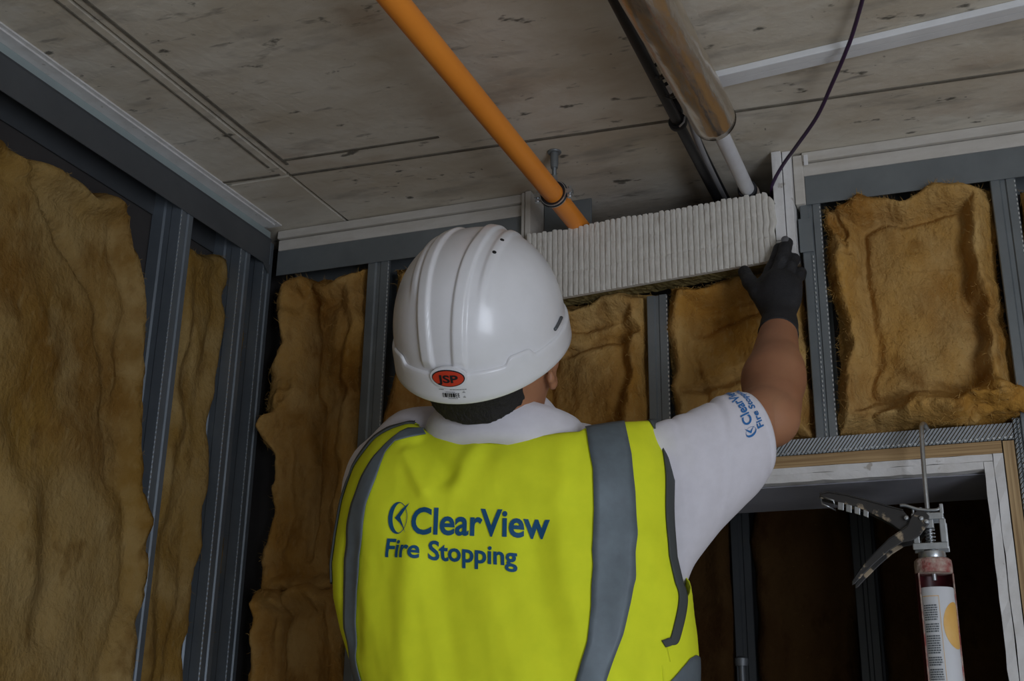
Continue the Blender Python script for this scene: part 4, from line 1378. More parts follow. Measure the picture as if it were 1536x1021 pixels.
def skin_object():
    Vs, Fs = [], []
    base = 0

    def put(S):
        nonlocal base
        V, F = S.mesh()
        Vs.append(V)
        Fs.append(F + base)
        base += len(V)
    # torso, hips, legs, arms
    S = SDF((-1.0, 1.30, 0.56), (-0.18, 1.95, 2.16), 0.0105)
    hipc = tworld(0.03, 0.0, 1.50)
    for (x, y, z, r) in ((0, 0.0, 1.95, (0.185, 0.100, 0.13)), (0, 0.0, 1.80, (0.175, 0.100, 0.16)), (0.01, 0.005, 1.64, (0.165, 0.098, 0.15)), (0.025, 0.0, 1.50, (0.172, 0.110, 0.13))):
        Rm = np.array([[E1[0], E2[0], 0], [E1[1], E2[1], 0], [0, 0, 1]])
        S.ell(tworld(x, y, z), r, Rm, 0.05)
    S.cap(tworld(0, -0.01, 2.0), hw((0, -0.02, -0.085)), 0.066, 0.056, 0.03)
    for sh, el, wr in ((SH_R, ELB_R, WR_R), (SH_L, ELB_L, WR_L)):
        S.cap(sh, el, 0.052, 0.043, 0.03)
        S.cap(el, el + (wr - el) * 0.35, 0.042, 0.043, 0.015)
        S.cap(el + (wr - el) * 0.35, wr, 0.043, 0.029, 0.015)
    for sx in (-1, 1):
        hip = tworld(0.03 + sx * 0.085, 0, 1.47)
        knee = tworld(0.03 + sx * 0.10, 0.03, 1.04)
        ank = tworld(0.03 + sx * 0.105, -0.02, 0.65)
        S.cap(hip, knee, 0.085, 0.056, 0.03)
        S.cap(knee, ank, 0.055, 0.040, 0.02)
        S.cap(ank, tworld(0.03 + sx * 0.11, 0.10, 0.60), 0.038, 0.030, 0.02)
    put(S)
    # head with face
    S = SDF(HC - 0.19, HC + np.array((0.19, 0.30, 0.19)), 0.0042)
    S.ell(hw((0, -0.012, 0.012)), (0.081, 0.098, 0.092), HR, 0.0)
    S.ell(hw((0, 0.024, -0.060)), (0.078, 0.072, 0.080), HR, 0.03)
    S.ell(hw((0, 0.008, -0.056)), (0.090, 0.078, 0.074), HR, 0.02)
    S.ell(hw((0, 0.060, -0.115)), (0.034, 0.030, 0.026), HR, 0.03)
    S.cap(hw((0, -0.02, -0.05)), tworld(0, -0.012, 2.03), 0.064, 0.068, 0.025)
    S.cap(hw((0, 0.088, -0.025)), hw((0, 0.108, -0.058)), 0.009, 0.014, 0.012)      # nose
    for sx in (-1, 1):
        S.cap(hw((sx * 0.018, 0.092, -0.012)), hw((sx * 0.052, 0.078, -0.012)), 0.010, 0.008, 0.012)   # brow
        S.ell(hw((sx * 0.032, 0.083, -0.030)), (0.013, 0.010, 0.010), HR, 0.004)                        # eye
        S.ell(hw((sx * 0.044, 0.066, -0.060)), (0.022, 0.018, 0.018), HR, 0.015)                        # cheek
        # ear: rim and lobe
        for k in range(7):
            a = math.radians(-60 + 40 * k)
            S.ell(hw((sx * 0.0965, -0.012 - 0.014 * math.cos(a), -0.048 + 0.026 * math.sin(a))), (0.006, 0.008, 0.008), HR, 0.006)
        S.ell(hw((sx * 0.091, -0.004, -0.052)), (0.008, 0.014, 0.022), HR, 0.006)
        S.ell(hw((sx * 0.092, 0.000, -0.077)), (0.006, 0.009, 0.010), HR, 0.006)
    for dz, r in ((-0.083, 0.007), (-0.092, 0.008)):
        S.cap(hw((-0.022, 0.092, dz)), hw((0.022, 0.092, dz)), r * 0.8, r * 0.8, 0.006)               # lips
    put(S)
    # right forearm at finer resolution, continuing into the glove
    lo = np.minimum(ELB_R, WR_R) - 0.07
    hi = np.maximum(ELB_R, WR_R) + 0.07
    S = SDF(lo, hi, 0.004)
    up = (ELB_R - SH_R) / np.linalg.norm(ELB_R - SH_R)
    S.cap(ELB_R - up * 0.09, ELB_R, 0.0440, 0.0400, 0.0)
    fa = WR_R - ELB_R
    S.ell(ELB_R + np.array((0.006, -0.010, -0.014)), (0.028, 0.028, 0.026), None, 0.022)
    S.cap(ELB_R, ELB_R + fa * 0.38, 0.0400, 0.0440, 0.02)
    S.cap(ELB_R + fa * 0.38, WR_R - fa * 0.05, 0.0440, 0.0300, 0.02)
    S.cap(ELB_R + fa * 0.15 + np.array((0.008, -0.004, 0)), ELB_R + fa * 0.5 + np.array((0.008, -0.004, 0)), 0.034, 0.034, 0.02)
    put(S)
    V = np.concatenate(Vs)
    F = np.concatenate(Fs)
    return mesh_obj('body', V, F, M['skin'], person)


body = skin_object()
for p in body.data.polygons:
    p.use_smooth = True

# hair: cropped, shows under the back of the hard hat
S = SDF(HC - 0.14, HC + 0.14, 0.0032)
S.ell(hw((0, -0.014, 0.008)), (0.0855, 0.102, 0.095), HR, 0.0)
S.cap(hw((-0.006, -0.024, -0.04)), tworld(-0.008, -0.014, 2.05), 0.0730, 0.0780, 0.02)
lp = np.stack([S.X - HC[0], S.Y - HC[1], S.Z - HC[2]], -1) @ HR
cut = np.maximum(lp[..., 1] - (0.046 + 0.35 * np.clip(lp[..., 2] + 0.03, -0.2, 0.2)), -0.069 - lp[..., 2] + 0.35 * np.clip(lp[..., 1] + 0.03, -1, 1))
S.F = np.maximum(S.F + 0.0016 * vnoise(S.X * 150, S.Y * 150, S.Z * 150, 3), cut).astype(np.float32)
V, F = S.mesh()
hair = mesh_obj('hair', V, F, M['hair'], person)
md = hair.modifiers.new('smooth', 'SMOOTH')
md.iterations = 6
md.factor = 0.6

# ---------------------------------------------------------------- shirt
S = SDF((-0.95, 1.33, 1.30), (-0.32, 1.80, 2.16), 0.0085)
Rm = np.array([[E1[0], E2[0], 0], [E1[1], E2[1], 0], [0, 0, 1]])
for (x, y, z, r) in ((0, 0.0, 1.95, (0.190, 0.108, 0.118)), (0, 0.0, 1.80, (0.185, 0.108, 0.17)), (0.015, 0.005, 1.62, (0.178, 0.106, 0.17)), (0.025, 0.0, 1.46, (0.178, 0.115, 0.14))):
    S.ell(tworld(x, y, z), r, Rm, 0.05)
S.cap(tworld(-0.10, 0.0, 2.030), tworld(-0.185, 0.005, 1.985), 0.054, 0.055, 0.03)
S.cap(tworld(-0.075, 0.02, 2.072), tworld(-0.14, 0.02, 2.057), 0.050, 0.055, 0.02)
S.cap(tworld(-0.14, 0.02, 2.057), tworld(-0.182, 0.012, 2.020), 0.055, 0.055, 0.02)
S.cap(tworld(0.10, 0.0, 2.025), tworld(0.185, 0.005, 1.990), 0.054, 0.056, 0.03)
S.cap(SH_L + np.array((0, 0.01, -0.005)), SH_L + (ELB_L - SH_L) * 0.72, 0.058, 0.064, 0.02)
S.cap(tworld(0, -0.008, 1.99), tworld(0, -0.014, 2.055), 0.085, 0.082, 0.03)
S.F = np.maximum(S.F, 1.34 - S.Z)
V, F = S.mesh()
shirt = mesh_obj('shirt', V, F, M['shirt'], person)


def sleeve():
    """right sleeve: rings from the armhole to the hem, with drag folds"""
    # top point, underside point, half breadth of each ring
    rings = [((-0.4343, 1.4999, 2.0562), (-0.4191, 1.5871, 1.8394), 0.040),
             ((-0.4064, 1.5113, 2.0717), (-0.4005, 1.5954, 1.8532), 0.046),
             ((-0.3814, 1.5235, 2.0820), (-0.3847, 1.5929, 1.8927), 0.050),
             ((-0.3583, 1.5446, 2.0968), (-0.3596, 1.6063, 1.9300), 0.051),
             ((-0.3344, 1.5650, 2.1145), (-0.3255, 1.6233, 1.9681), 0.050),
             ((-0.3156, 1.5799, 2.1256), (-0.3053, 1.6346, 1.9906), 0.047),
             ((-0.3037, 1.5951, 2.1287), (-0.2915, 1.6423, 2.0159), 0.044)]
    tp = np.array(catmull([r[0] for r in rings], 9))
    bt = np.array(catmull([r[1] for r in rings], 9))
    m = len(tp)
    ws = np.interp(np.linspace(0, 6, m), range(7), [r[2] for r in rings])
    n = 84
    cs = (tp + bt) / 2
    P = np.zeros((m, n + 1, 3))
    for i in range(m):
        t = cs[min(i + 1, m - 1)] - cs[max(i - 1, 0)]
        t /= np.linalg.norm(t)
        h = (tp[i] - bt[i]) / 2
        sd = np.cross(t, h)
        sd /= np.linalg.norm(sd)
        f = i / (m - 1)
        for j in range(n + 1):
            a = 2 * math.pi * (j % n) / n
            ca, sa = math.cos(a), math.sin(a)
            r = 1.0 + 0.012 * float(fbm(f * 3.0, ca * 1.4, sa * 1.4, 3, 71)) * (1 - 0.6 * f)
            # drag folds running from the shoulder top round towards the armpit
            for f0, sl, dp, wd in ((0.30, -0.05, 0.018, 0.022), (0.44, -0.10, 0.016, 0.026), (0.63, -0.16, 0.042, 0.026), (0.86, 0.06, 0.014, 0.024)):
                r -= dp * math.exp(-((f - f0 - sl * (1 - sa) * 0.8) / wd) ** 2) * max(0.0, 0.35 + 0.65 * math.sin(a + 0.25))
                r += dp * 0.5 * math.exp(-((f - f0 - 0.05 - sl * (1 - sa) * 0.8) / (wd * 1.3)) ** 2) * max(0.0, 0.35 + 0.65 * math.sin(a + 0.25))
            hem = 0.0025 * (f > 0.93)
            P[i, j] = cs[i] + h * sa * r + sd * ca * (ws[i] * r + hem)
    o = MB().grid(P).build('sleeve', M['shirt'], person, smooth=True, solid=0.0018, offset=-1.0, weld=True)
    return o, P


slv, SP = sleeve()
pass


def on_sleeve(fa, fr):
    """point of the sleeve surface: fa around (0..1), fr along (0..1), lifted a little"""
    i = np.clip(fr * (SP.shape[0] - 1), 0, SP.shape[0] - 1.001)
    j = (fa * (SP.shape[1] - 1)) % (SP.shape[1] - 1)
    i0, j0 = i.astype(int), j.astype(int)
    di, dj = (i - i0)[:, None], (j - j0)[:, None]
    p = (SP[i0, j0] * (1 - di) + SP[i0 + 1, j0] * di) * (1 - dj) + (SP[i0, j0 + 1] * (1 - di) + SP[i0 + 1, j0 + 1] * di) * dj
    c_ = SP[:, :-1].mean(1)
    ctr = c_[i0] * (1 - di) + c_[np.minimum(i0 + 1, len(c_) - 1)] * di
    nr = p - ctr
    nr /= np.linalg.norm(nr, axis=1)[:, None]
    return p + nr * 0.0014


# printed mark on the sleeve: reads upwards, along the circumference
SLV = dict(a0=0.07, a1=0.25)


def sleeve_text(s, r_base, r_cap, a0, a1, bold=0.02):
    V, F = text_mesh(s, 1.0, bold)
    w = V[:, 0].max() - V[:, 0].min()
    x = (V[:, 0] - V[:, 0].min()) / w
    y = V[:, 1] / 0.70
    mesh_obj('sleeve_lettering', on_sleeve(a0 + (a1 - a0) * x, r_base + (r_cap - r_base) * y), F, M['print_sleeve'], slv, smooth=False)


# ---------------------------------------------------------------- collar
def collar():
    n = 72
    C0 = tworld(0.0, -0.012, 2.0)
    prof = [(0.104, 2.018), (0.110, 2.036), (0.1085, 2.058), (0.103, 2.076), (0.096, 2.0855), (0.090, 2.0875), (0.086, 2.083), (0.083, 2.055)]
    P = np.zeros((len(prof), n + 1, 3))
    for i, (r, z) in enumerate(prof):
        for j in range(n + 1):
            a = 2 * math.pi * (j % n) / n
            x, y = r * 1.08 * math.sin(a), -r * 0.98 * math.cos(a)
            P[i, j] = tworld(x, y - 0.012, z + 0.009 - 0.003 * math.sin(a) ** 2 - 0.013 * max(0.0, math.sin(a)) - 0.02 * max(0.0, -math.cos(a)))
    return MB().grid(P).build('collar', M['shirt'], person, smooth=True, solid=0.002, weld=True)


collar()

# ---------------------------------------------------------------- trousers and boots
S = SDF((-0.95, 1.28, 0.60), (-0.28, 1.75, 1.52), 0.012)
S.ell(tworld(0.03, 0, 1.46), (0.19, 0.125, 0.13), Rm, 0.0)
for sx in (-1, 1):
    hip = tworld(0.03 + sx * 0.085, 0, 1.46)
    knee = tworld(0.03 + sx * 0.10, 0.03, 1.04)
    ank = tworld(0.03 + sx * 0.105, -0.02, 0.66)
    S.cap(hip, knee, 0.098, 0.075, 0.03)
    S.cap(knee, ank, 0.075, 0.064, 0.02)
S.F = np.maximum(S.F, S.Z - 1.50)
V, F = S.mesh()
mesh_obj('trousers', V, F, M['trousers'], person)
for sx in (-1, 1):
    S = SDF(tworld(0.03 + sx * 0.11, 0.04, 0.63) - 0.2, tworld(0.03 + sx * 0.11, 0.04, 0.63) + 0.2, 0.007)
    a = tworld(0.03 + sx * 0.105, -0.02, 0.66)
    S.cap(a + np.array((0, 0, 0.05)), a - np.array((0, 0, 0.03)), 0.052, 0.050, 0.02)
    S.cap(tworld(0.03 + sx * 0.107, -0.04, 0.598), tworld(0.03 + sx * 0.115, 0.13, 0.596), 0.046, 0.044, 0.02)
    S.F = np.maximum(S.F, 0.557 - S.Z)
    V, F = S.mesh()
    mesh_obj('boot', V, F, M['boot'], person)

# assumed hop-up platform, added below the view so the worker stands on something
hop = empty('assumed_step_platform')
tag(hop, 'assumed low timber step platform, out of view under the boots of the worker', 'step')
MB().box((-0.95, 1.28, 0.52), (-0.25, 1.78, 0.555)).build('tread', M['timber'], hop, bevel=0.003)
for x in (-0.92, -0.32):
    for y in (1.31, 1.70):
        MB().box((x, y, 0.0), (x + 0.045, y + 0.045, 0.52)).build('leg', M['timber'], hop)

# ---------------------------------------------------------------- gloves
def glove(kn, thumb, wr, palm_k, lo, hi, cuff_dir):
    S = SDF(lo, hi, 0.0026)
    wr = np.array(wr)
    for i, ch in enumerate(kn):
        k0 = np.array(ch[0])
        S.cap(wr, k0, 0.021, 0.0125, 0.012)
        rs = (0.0108, 0.0108, 0.0104, 0.0096)[i]
        for a, b in zip(ch[:-1], ch[1:]):
            S.cap(a, b, rs, rs * 0.94, 0.0035)
    mid = (np.array(kn[1][0]) + np.array(kn[2][0])) / 2
    S.ell((wr * 0.35 + mid * 0.65), (0.036, 0.020, 0.042), None, 0.012)
    for a, b, r0, r1 in thumb:
        S.cap(a, b, r0, r1, 0.006)
    S.cap(wr - np.array(cuff_dir) * 0.028, wr, 0.0335, 0.030, 0.010)
    S.F = np.maximum(S.F, -((S.X - (wr - np.array(cuff_dir) * 0.028)[0]) * cuff_dir[0] + (S.Y - (wr - np.array(cuff_dir) * 0.028)[1]) * cuff_dir[1] + (S.Z - (wr - np.array(cuff_dir) * 0.028)[2]) * cuff_dir[2]))
    return S.mesh()


cd = (WR_R - ELB_R) / np.linalg.norm(WR_R - ELB_R)
knR = [[(-0.316, 1.902, 2.412), (-0.306, 1.916, 2.440), (-0.297, 1.926, 2.462), (-0.292, 1.932, 2.484)],
       [(-0.297, 1.896, 2.418), (-0.285, 1.908, 2.452), (-0.279, 1.920, 2.478), (-0.277, 1.931, 2.492)],
       [(-0.279, 1.896, 2.412), (-0.270, 1.910, 2.440), (-0.267, 1.926, 2.458), (-0.268, 1.941, 2.462)],
       [(-0.264, 1.896, 2.398), (-0.258, 1.912, 2.420), (-0.257, 1.928, 2.432), (-0.259, 1.943, 2.432)]]
thR = [((-0.300, 1.884, 2.345), (-0.325, 1.895, 2.392), 0.019, 0.015), ((-0.325, 1.895, 2.392), (-0.342, 1.912, 2.420), 0.0145, 0.0125), ((-0.342, 1.912, 2.420), (-0.353, 1.926, 2.446), 0.0125, 0.0115)]
V, F = glove(knR, thR, WR_R, 0, (-0.40, 1.82, 2.24), (-0.21, 1.98, 2.53), cd)
gl = mesh_obj('glove', V, F, M['glove'], person)
mb = MB()
mb.lathe([(0.0, 0.0016), (0.004, 0.0012), (0.0068, 0.0)], np.array((-0.2785, 1.9165, 2.4935)), (-0.05, -0.95, 0.15), 16)
mb.build('fingertip_patch', M['glove_pad'], gl, smooth=True)
cdl = (WR_L - ELB_L) / np.linalg.norm(WR_L - ELB_L)
off = WR_L - WR_R
mir = lambda p: (2 * WR_R[0] - p[0] + off[0], p[1] + off[1] + 0.002, p[2] + off[2] - 0.024)
knL = [[mir(p) for p in ch] for ch in knR]
thL = [(mir(a), mir(b), r0, r1) for a, b, r0, r1 in thR]
V, F = glove(knL, thL, WR_L, 0, (-0.91, 1.80, 2.24), (-0.66, 1.98, 2.53), cdl)
mesh_obj('glove', V, F, M['glove'], person)


# ================================================================== HARD HAT
def hard_hat():
    root = empty('hard_hat')
    tag(root, 'white hard hat with red oval badge, worn tilted back on the worker', 'helmet')
    HW, HL, HH = 0.1135, 0.1350, 0.1345
    n = 360
    ths = np.linspace(0, 2 * np.pi, n + 1)

    def dome(v, th):
        a = v * np.pi / 2
        r, z = np.cos(a) ** 0.82, HH * np.sin(a) ** 0.95
        x, y = HW * r * np.sin(th), -HL * r * np.cos(th)
        nx, ny, nz = x / HW ** 2, y / HL ** 2, z / HH ** 2
        L = np.sqrt(nx ** 2 + ny ** 2 + nz ** 2) + 1e-9
        # raised ribs: two along the crown, one short one either side by the vents
        d = np.zeros_like(x)
        rear = np.clip((z - 0.010) / 0.012, 0, 1)
        for xc, w, hgt in ((-0.0345, 0.0080, 0.0042), (0.0180, 0.0080, 0.0042)):
            xcv = xc * (0.78 + 0.35 * v)
            d = d + hgt * rear / (1 + np.exp((np.abs(x - xcv) - w) / 0.0006))
        for sx in (-1, 1):
            xv = sx * 0.050 - 0.004
            band = 1 / (1 + np.exp((np.abs(x - xv * (0.9 + 0.1 * v)) - 0.0055) / 0.0009))
            lim = 1 / (1 + np.exp(-(z - 0.098) / 0.006))
            d = d + 0.0032 * band * lim
        return np.stack([x + nx / L * d, y + ny / L * d, z + nz / L * d], -1)
    vs = np.concatenate([np.linspace(0.0, 0.97, 90), np.array([0.985, 0.995, 1.0])])
    P = np.zeros((len(vs), n + 1, 3))
    for i, v in enumerate(vs):
        P[i] = dome(np.full(n + 1, v), ths)
    # lower skirt: steps out from the dome, then flares to the rim; drops at the nape, peak at the front
    rows = []
    # (outset, drop at the nape, drop at the sides, drop at the front)
    skirt = [(-0.0035, -0.034, -0.026, -0.034), (0.0035, -0.0345, -0.0265, -0.0345), (0.0050, -0.032, -0.025, -0.031), (0.0046, -0.024, -0.019, -0.022), (0.0042, -0.014, -0.011, -0.012), (0.0040, -0.004, -0.003, -0.003), (0.0036, 0.004, 0.003, 0.003), (0.0028, 0.0068, 0.005, 0.005), (0.0, 0.0078, 0.0058, 0.0058)]
    for (o_, zn, zs, zf) in skirt:
        cosr = np.cos(ths)
        z = np.where(cosr > 0, zs + (zn - zs) * np.clip(cosr, 0, 1) ** 2, zs + (zf - zs) * np.clip(-cosr, 0, 1) ** 2)
        pk = np.clip(-np.cos(ths), 0, 1) ** 3 * np.clip((0.006 - z) / 0.02, 0, 1) * 0.030     # peak
        # the step bulges round a lug above the ear on each side
        lug = 0.010 * np.clip(z / 0.004 + 0.2, 0, 1) * sum(np.exp(-((((ths - c_) + np.pi) % (2 * np.pi) - np.pi) / 0.16) ** 8) for c_ in (0.80, 2 * np.pi - 0.80))
        zz = z + lug
        f = 1.0
        x, y = (HW + o_) * np.sin(ths), -(HL + o_) * np.cos(ths)
        y = y + pk
        rows.append(np.stack([x, y, zz], -1))
    SK = np.array(rows)
    sh = MB()
    sh.grid(hw(P.reshape(-1, 3)).reshape(P.shape))
    o = sh.build('shell', M['helmet'], root, smooth=True, recalc=True)
    bm = bmesh.new()
    bm.from_mesh(o.data)
    bmesh.ops.remove_doubles(bm, verts=bm.verts, dist=1e-5)
    bmesh.ops.recalc_face_normals(bm, faces=bm.faces)
    bm.to_mesh(o.data)
    bm.free()
    for p in o.data.polygons:
        p.use_smooth = True
    sk = MB().grid(hw(SK.reshape(-1, 3)).reshape(SK.shape)).build('rim_band', M['helmet'], root, smooth=True, angle=55, weld=True)
    # badge on the nape
    def nape(u, w, off):
        """u sideways, w up, metres, on the back of the shell around z = 0.002"""
        th = u / HL
        a = np.arcsin(np.clip((0.002 + w) / HH, -0.3, 1))
        x = (HW + off) * np.sin(th * HL / HW)
        y = -(HL + off) * np.cos(th * HL / HW) * np.where(w > 0, 1 - 0.5 * (w / HH) ** 2, 1)
        return hw(np.stack([x, y, 0.004 + w], -1))

    def oval(rx, rz, off, name, m, par, thick):
        nn = 44
        V = []
        for k_ in range(7):
            s = k_ / 6
            for j in range(nn):
                a = 2 * math.pi * j / nn
                V.append(nape(np.array(rx * s * math.cos(a)), np.array(rz * s * math.sin(a)), off))
        F = [(k_ * nn + j, k_ * nn + (j + 1) % nn, (k_ + 1) * nn + (j + 1) % nn, (k_ + 1) * nn + j) for k_ in range(6) for j in range(nn)]
        # edge back to the shell
        b0 = len(V)
        for j in range(nn):
            a = 2 * math.pi * j / nn
            V.append(nape(np.array(rx * math.cos(a)), np.array(rz * math.sin(a)), off - thick))
        F += [(6 * nn + j, 6 * nn + (j + 1) % nn, b0 + (j + 1) % nn, b0 + j) for j in range(nn)]
        return MB().add(V, F).build(name, m, par, smooth=True, angle=50)
    pad = oval(0.0235, 0.0150, 0.0062, 'badge_pad', M['helmet'], root, 0.004)
    oval(0.0205, 0.0118, 0.0070, 'badge_border', M['ink'], pad, 0.001)
    oval(0.0192, 0.0105, 0.0076, 'badge', M['badge_red'], pad, 0.001)
    V, F = text_mesh('JSP', 1.0, 0.03)
    w0, w1 = V[:, 0].min(), V[:, 0].max()
    X = (V[:, 0] - (w0 + w1) / 2) / (w1 - w0) * 0.0255
    Zt = (V[:, 1] - 0.35) * 0.0145
    mesh_obj('badge_lettering', nape(X, Zt, 0.0084), F, M['ink'], pad, smooth=False)
    # small printed approval text below the badge, a row of dashes and blocks too small to read
    pr = MB()
    rng = random.Random(3)

    def bar(u0, u1, w0_, w1_):
        kk = 3
        for q in range(kk):
            a, b = u0 + (u1 - u0) * q / kk, u0 + (u1 - u0) * (q + 1) / kk
            pr.add([skp(a, w0_), skp(b, w0_), skp(b, w1_), skp(a, w1_)], [(0, 1, 2, 3)])

    def skp(u, w):
        th = u / HW
        x, y = (HW + 0.0058) * math.sin(th), -(HL + 0.0058) * math.cos(th)
        return hw((x, y, w))
    for row, (w0_, w1_, a, b) in enumerate(((-0.0128, -0.0120, -0.014, -0.008), (-0.0128, -0.0120, 0.000, 0.020), (-0.0162, -0.0155, -0.006, 0.006), (-0.0255, -0.0248, -0.004, 0.008))):
        u = a
        while u < b:
            L = rng.uniform(0.0006, 0.0016)
            bar(u, min(u + L, b), w0_, w1_)
            u += L + 0.0005
    u = -0.0105
    while u < 0.0115:
        L = rng.choice((0.0012, 0.0018, 0.0024))
        g = rng.random()
        if g < 0.5:
            bar(u, u + L, -0.0235, -0.0175)
        else:
            bar(u, u + 0.0007, -0.0235, -0.0175)
            for ww in (-0.0235, -0.0208, -0.0184):
                bar(u, u + L, ww, ww + 0.0009)
        u += L + 0.0009
    for (w_, s) in ((-0.0165, 0.0016), (-0.0235, 0.0016)):
        bar(0.0165 - s, 0.0165 + s, w_ - 0.0004, w_ + 0.0002)
        bar(0.0165 - s * 0.6, 0.0165 + s * 0.6, w_ + 0.0011, w_ + 0.0016)
    pr.build('approval_print', M['ink'], sk, recalc=True)
    # vent holes beside the crown ribs
    for sx in (1,):
        for k_, (xx, v) in enumerate(((0.046, 0.745), (0.048, 0.785))):
            for off_ in (0.0,):
                # locate on the dome: search theta whose x matches, rear half
                tt = np.linspace(0, np.pi / 2, 400)
                D = dome(np.full(400, v), tt)
                i_ = int(np.argmin(np.abs(D[:, 0] - xx)))
                p = D[i_].copy()
                p[0] *= sx
                nrm = np.array([p[0] / HW ** 2, p[1] / HL ** 2, p[2] / HH ** 2])
                nrm /= np.linalg.norm(nrm)
                q = hw(p)
                nw = HR @ nrm
                MB().lathe([(0, 0.0007), (0.0027, 0.0007), (0.0027, -0.003)], q, nw, 14).build('vent_hole', M['hole'], o)
    # accessory slot on each side
    for sx in (-1, 1):
        th = 1.45
        pts = []
        for a in np.linspace(th - 0.10, th + 0.10, 8):
            pts.append(hw((sx * (HW + 0.0012) * math.sin(a), -(HL + 0.0012) * math.cos(a), 0.019 + 0.004 * math.sin((a - th) * 6))))
        MB().tube(pts, 0.0022, 8).build('accessory_slot', M['galv_dark'], o, smooth=True)
    # headband inside, hugging the hair
    n2 = 60
    Q = np.zeros((3, n2 + 1, 3))
    for i, (z, g) in enumerate(((-0.028, 0.0), (-0.012, 0.002), (0.012, 0.004))):
        for j in range(n2 + 1):
            a = 2 * math.pi * (j % n2) / n2
            Q[i, j] = hw((0.092 * math.sin(a), -0.006 - 0.112 * math.cos(a), z))
    MB().grid(Q).build('headband', M['black'], root, smooth=True, solid=0.0015, weld=True)
    return root


hard_hat()


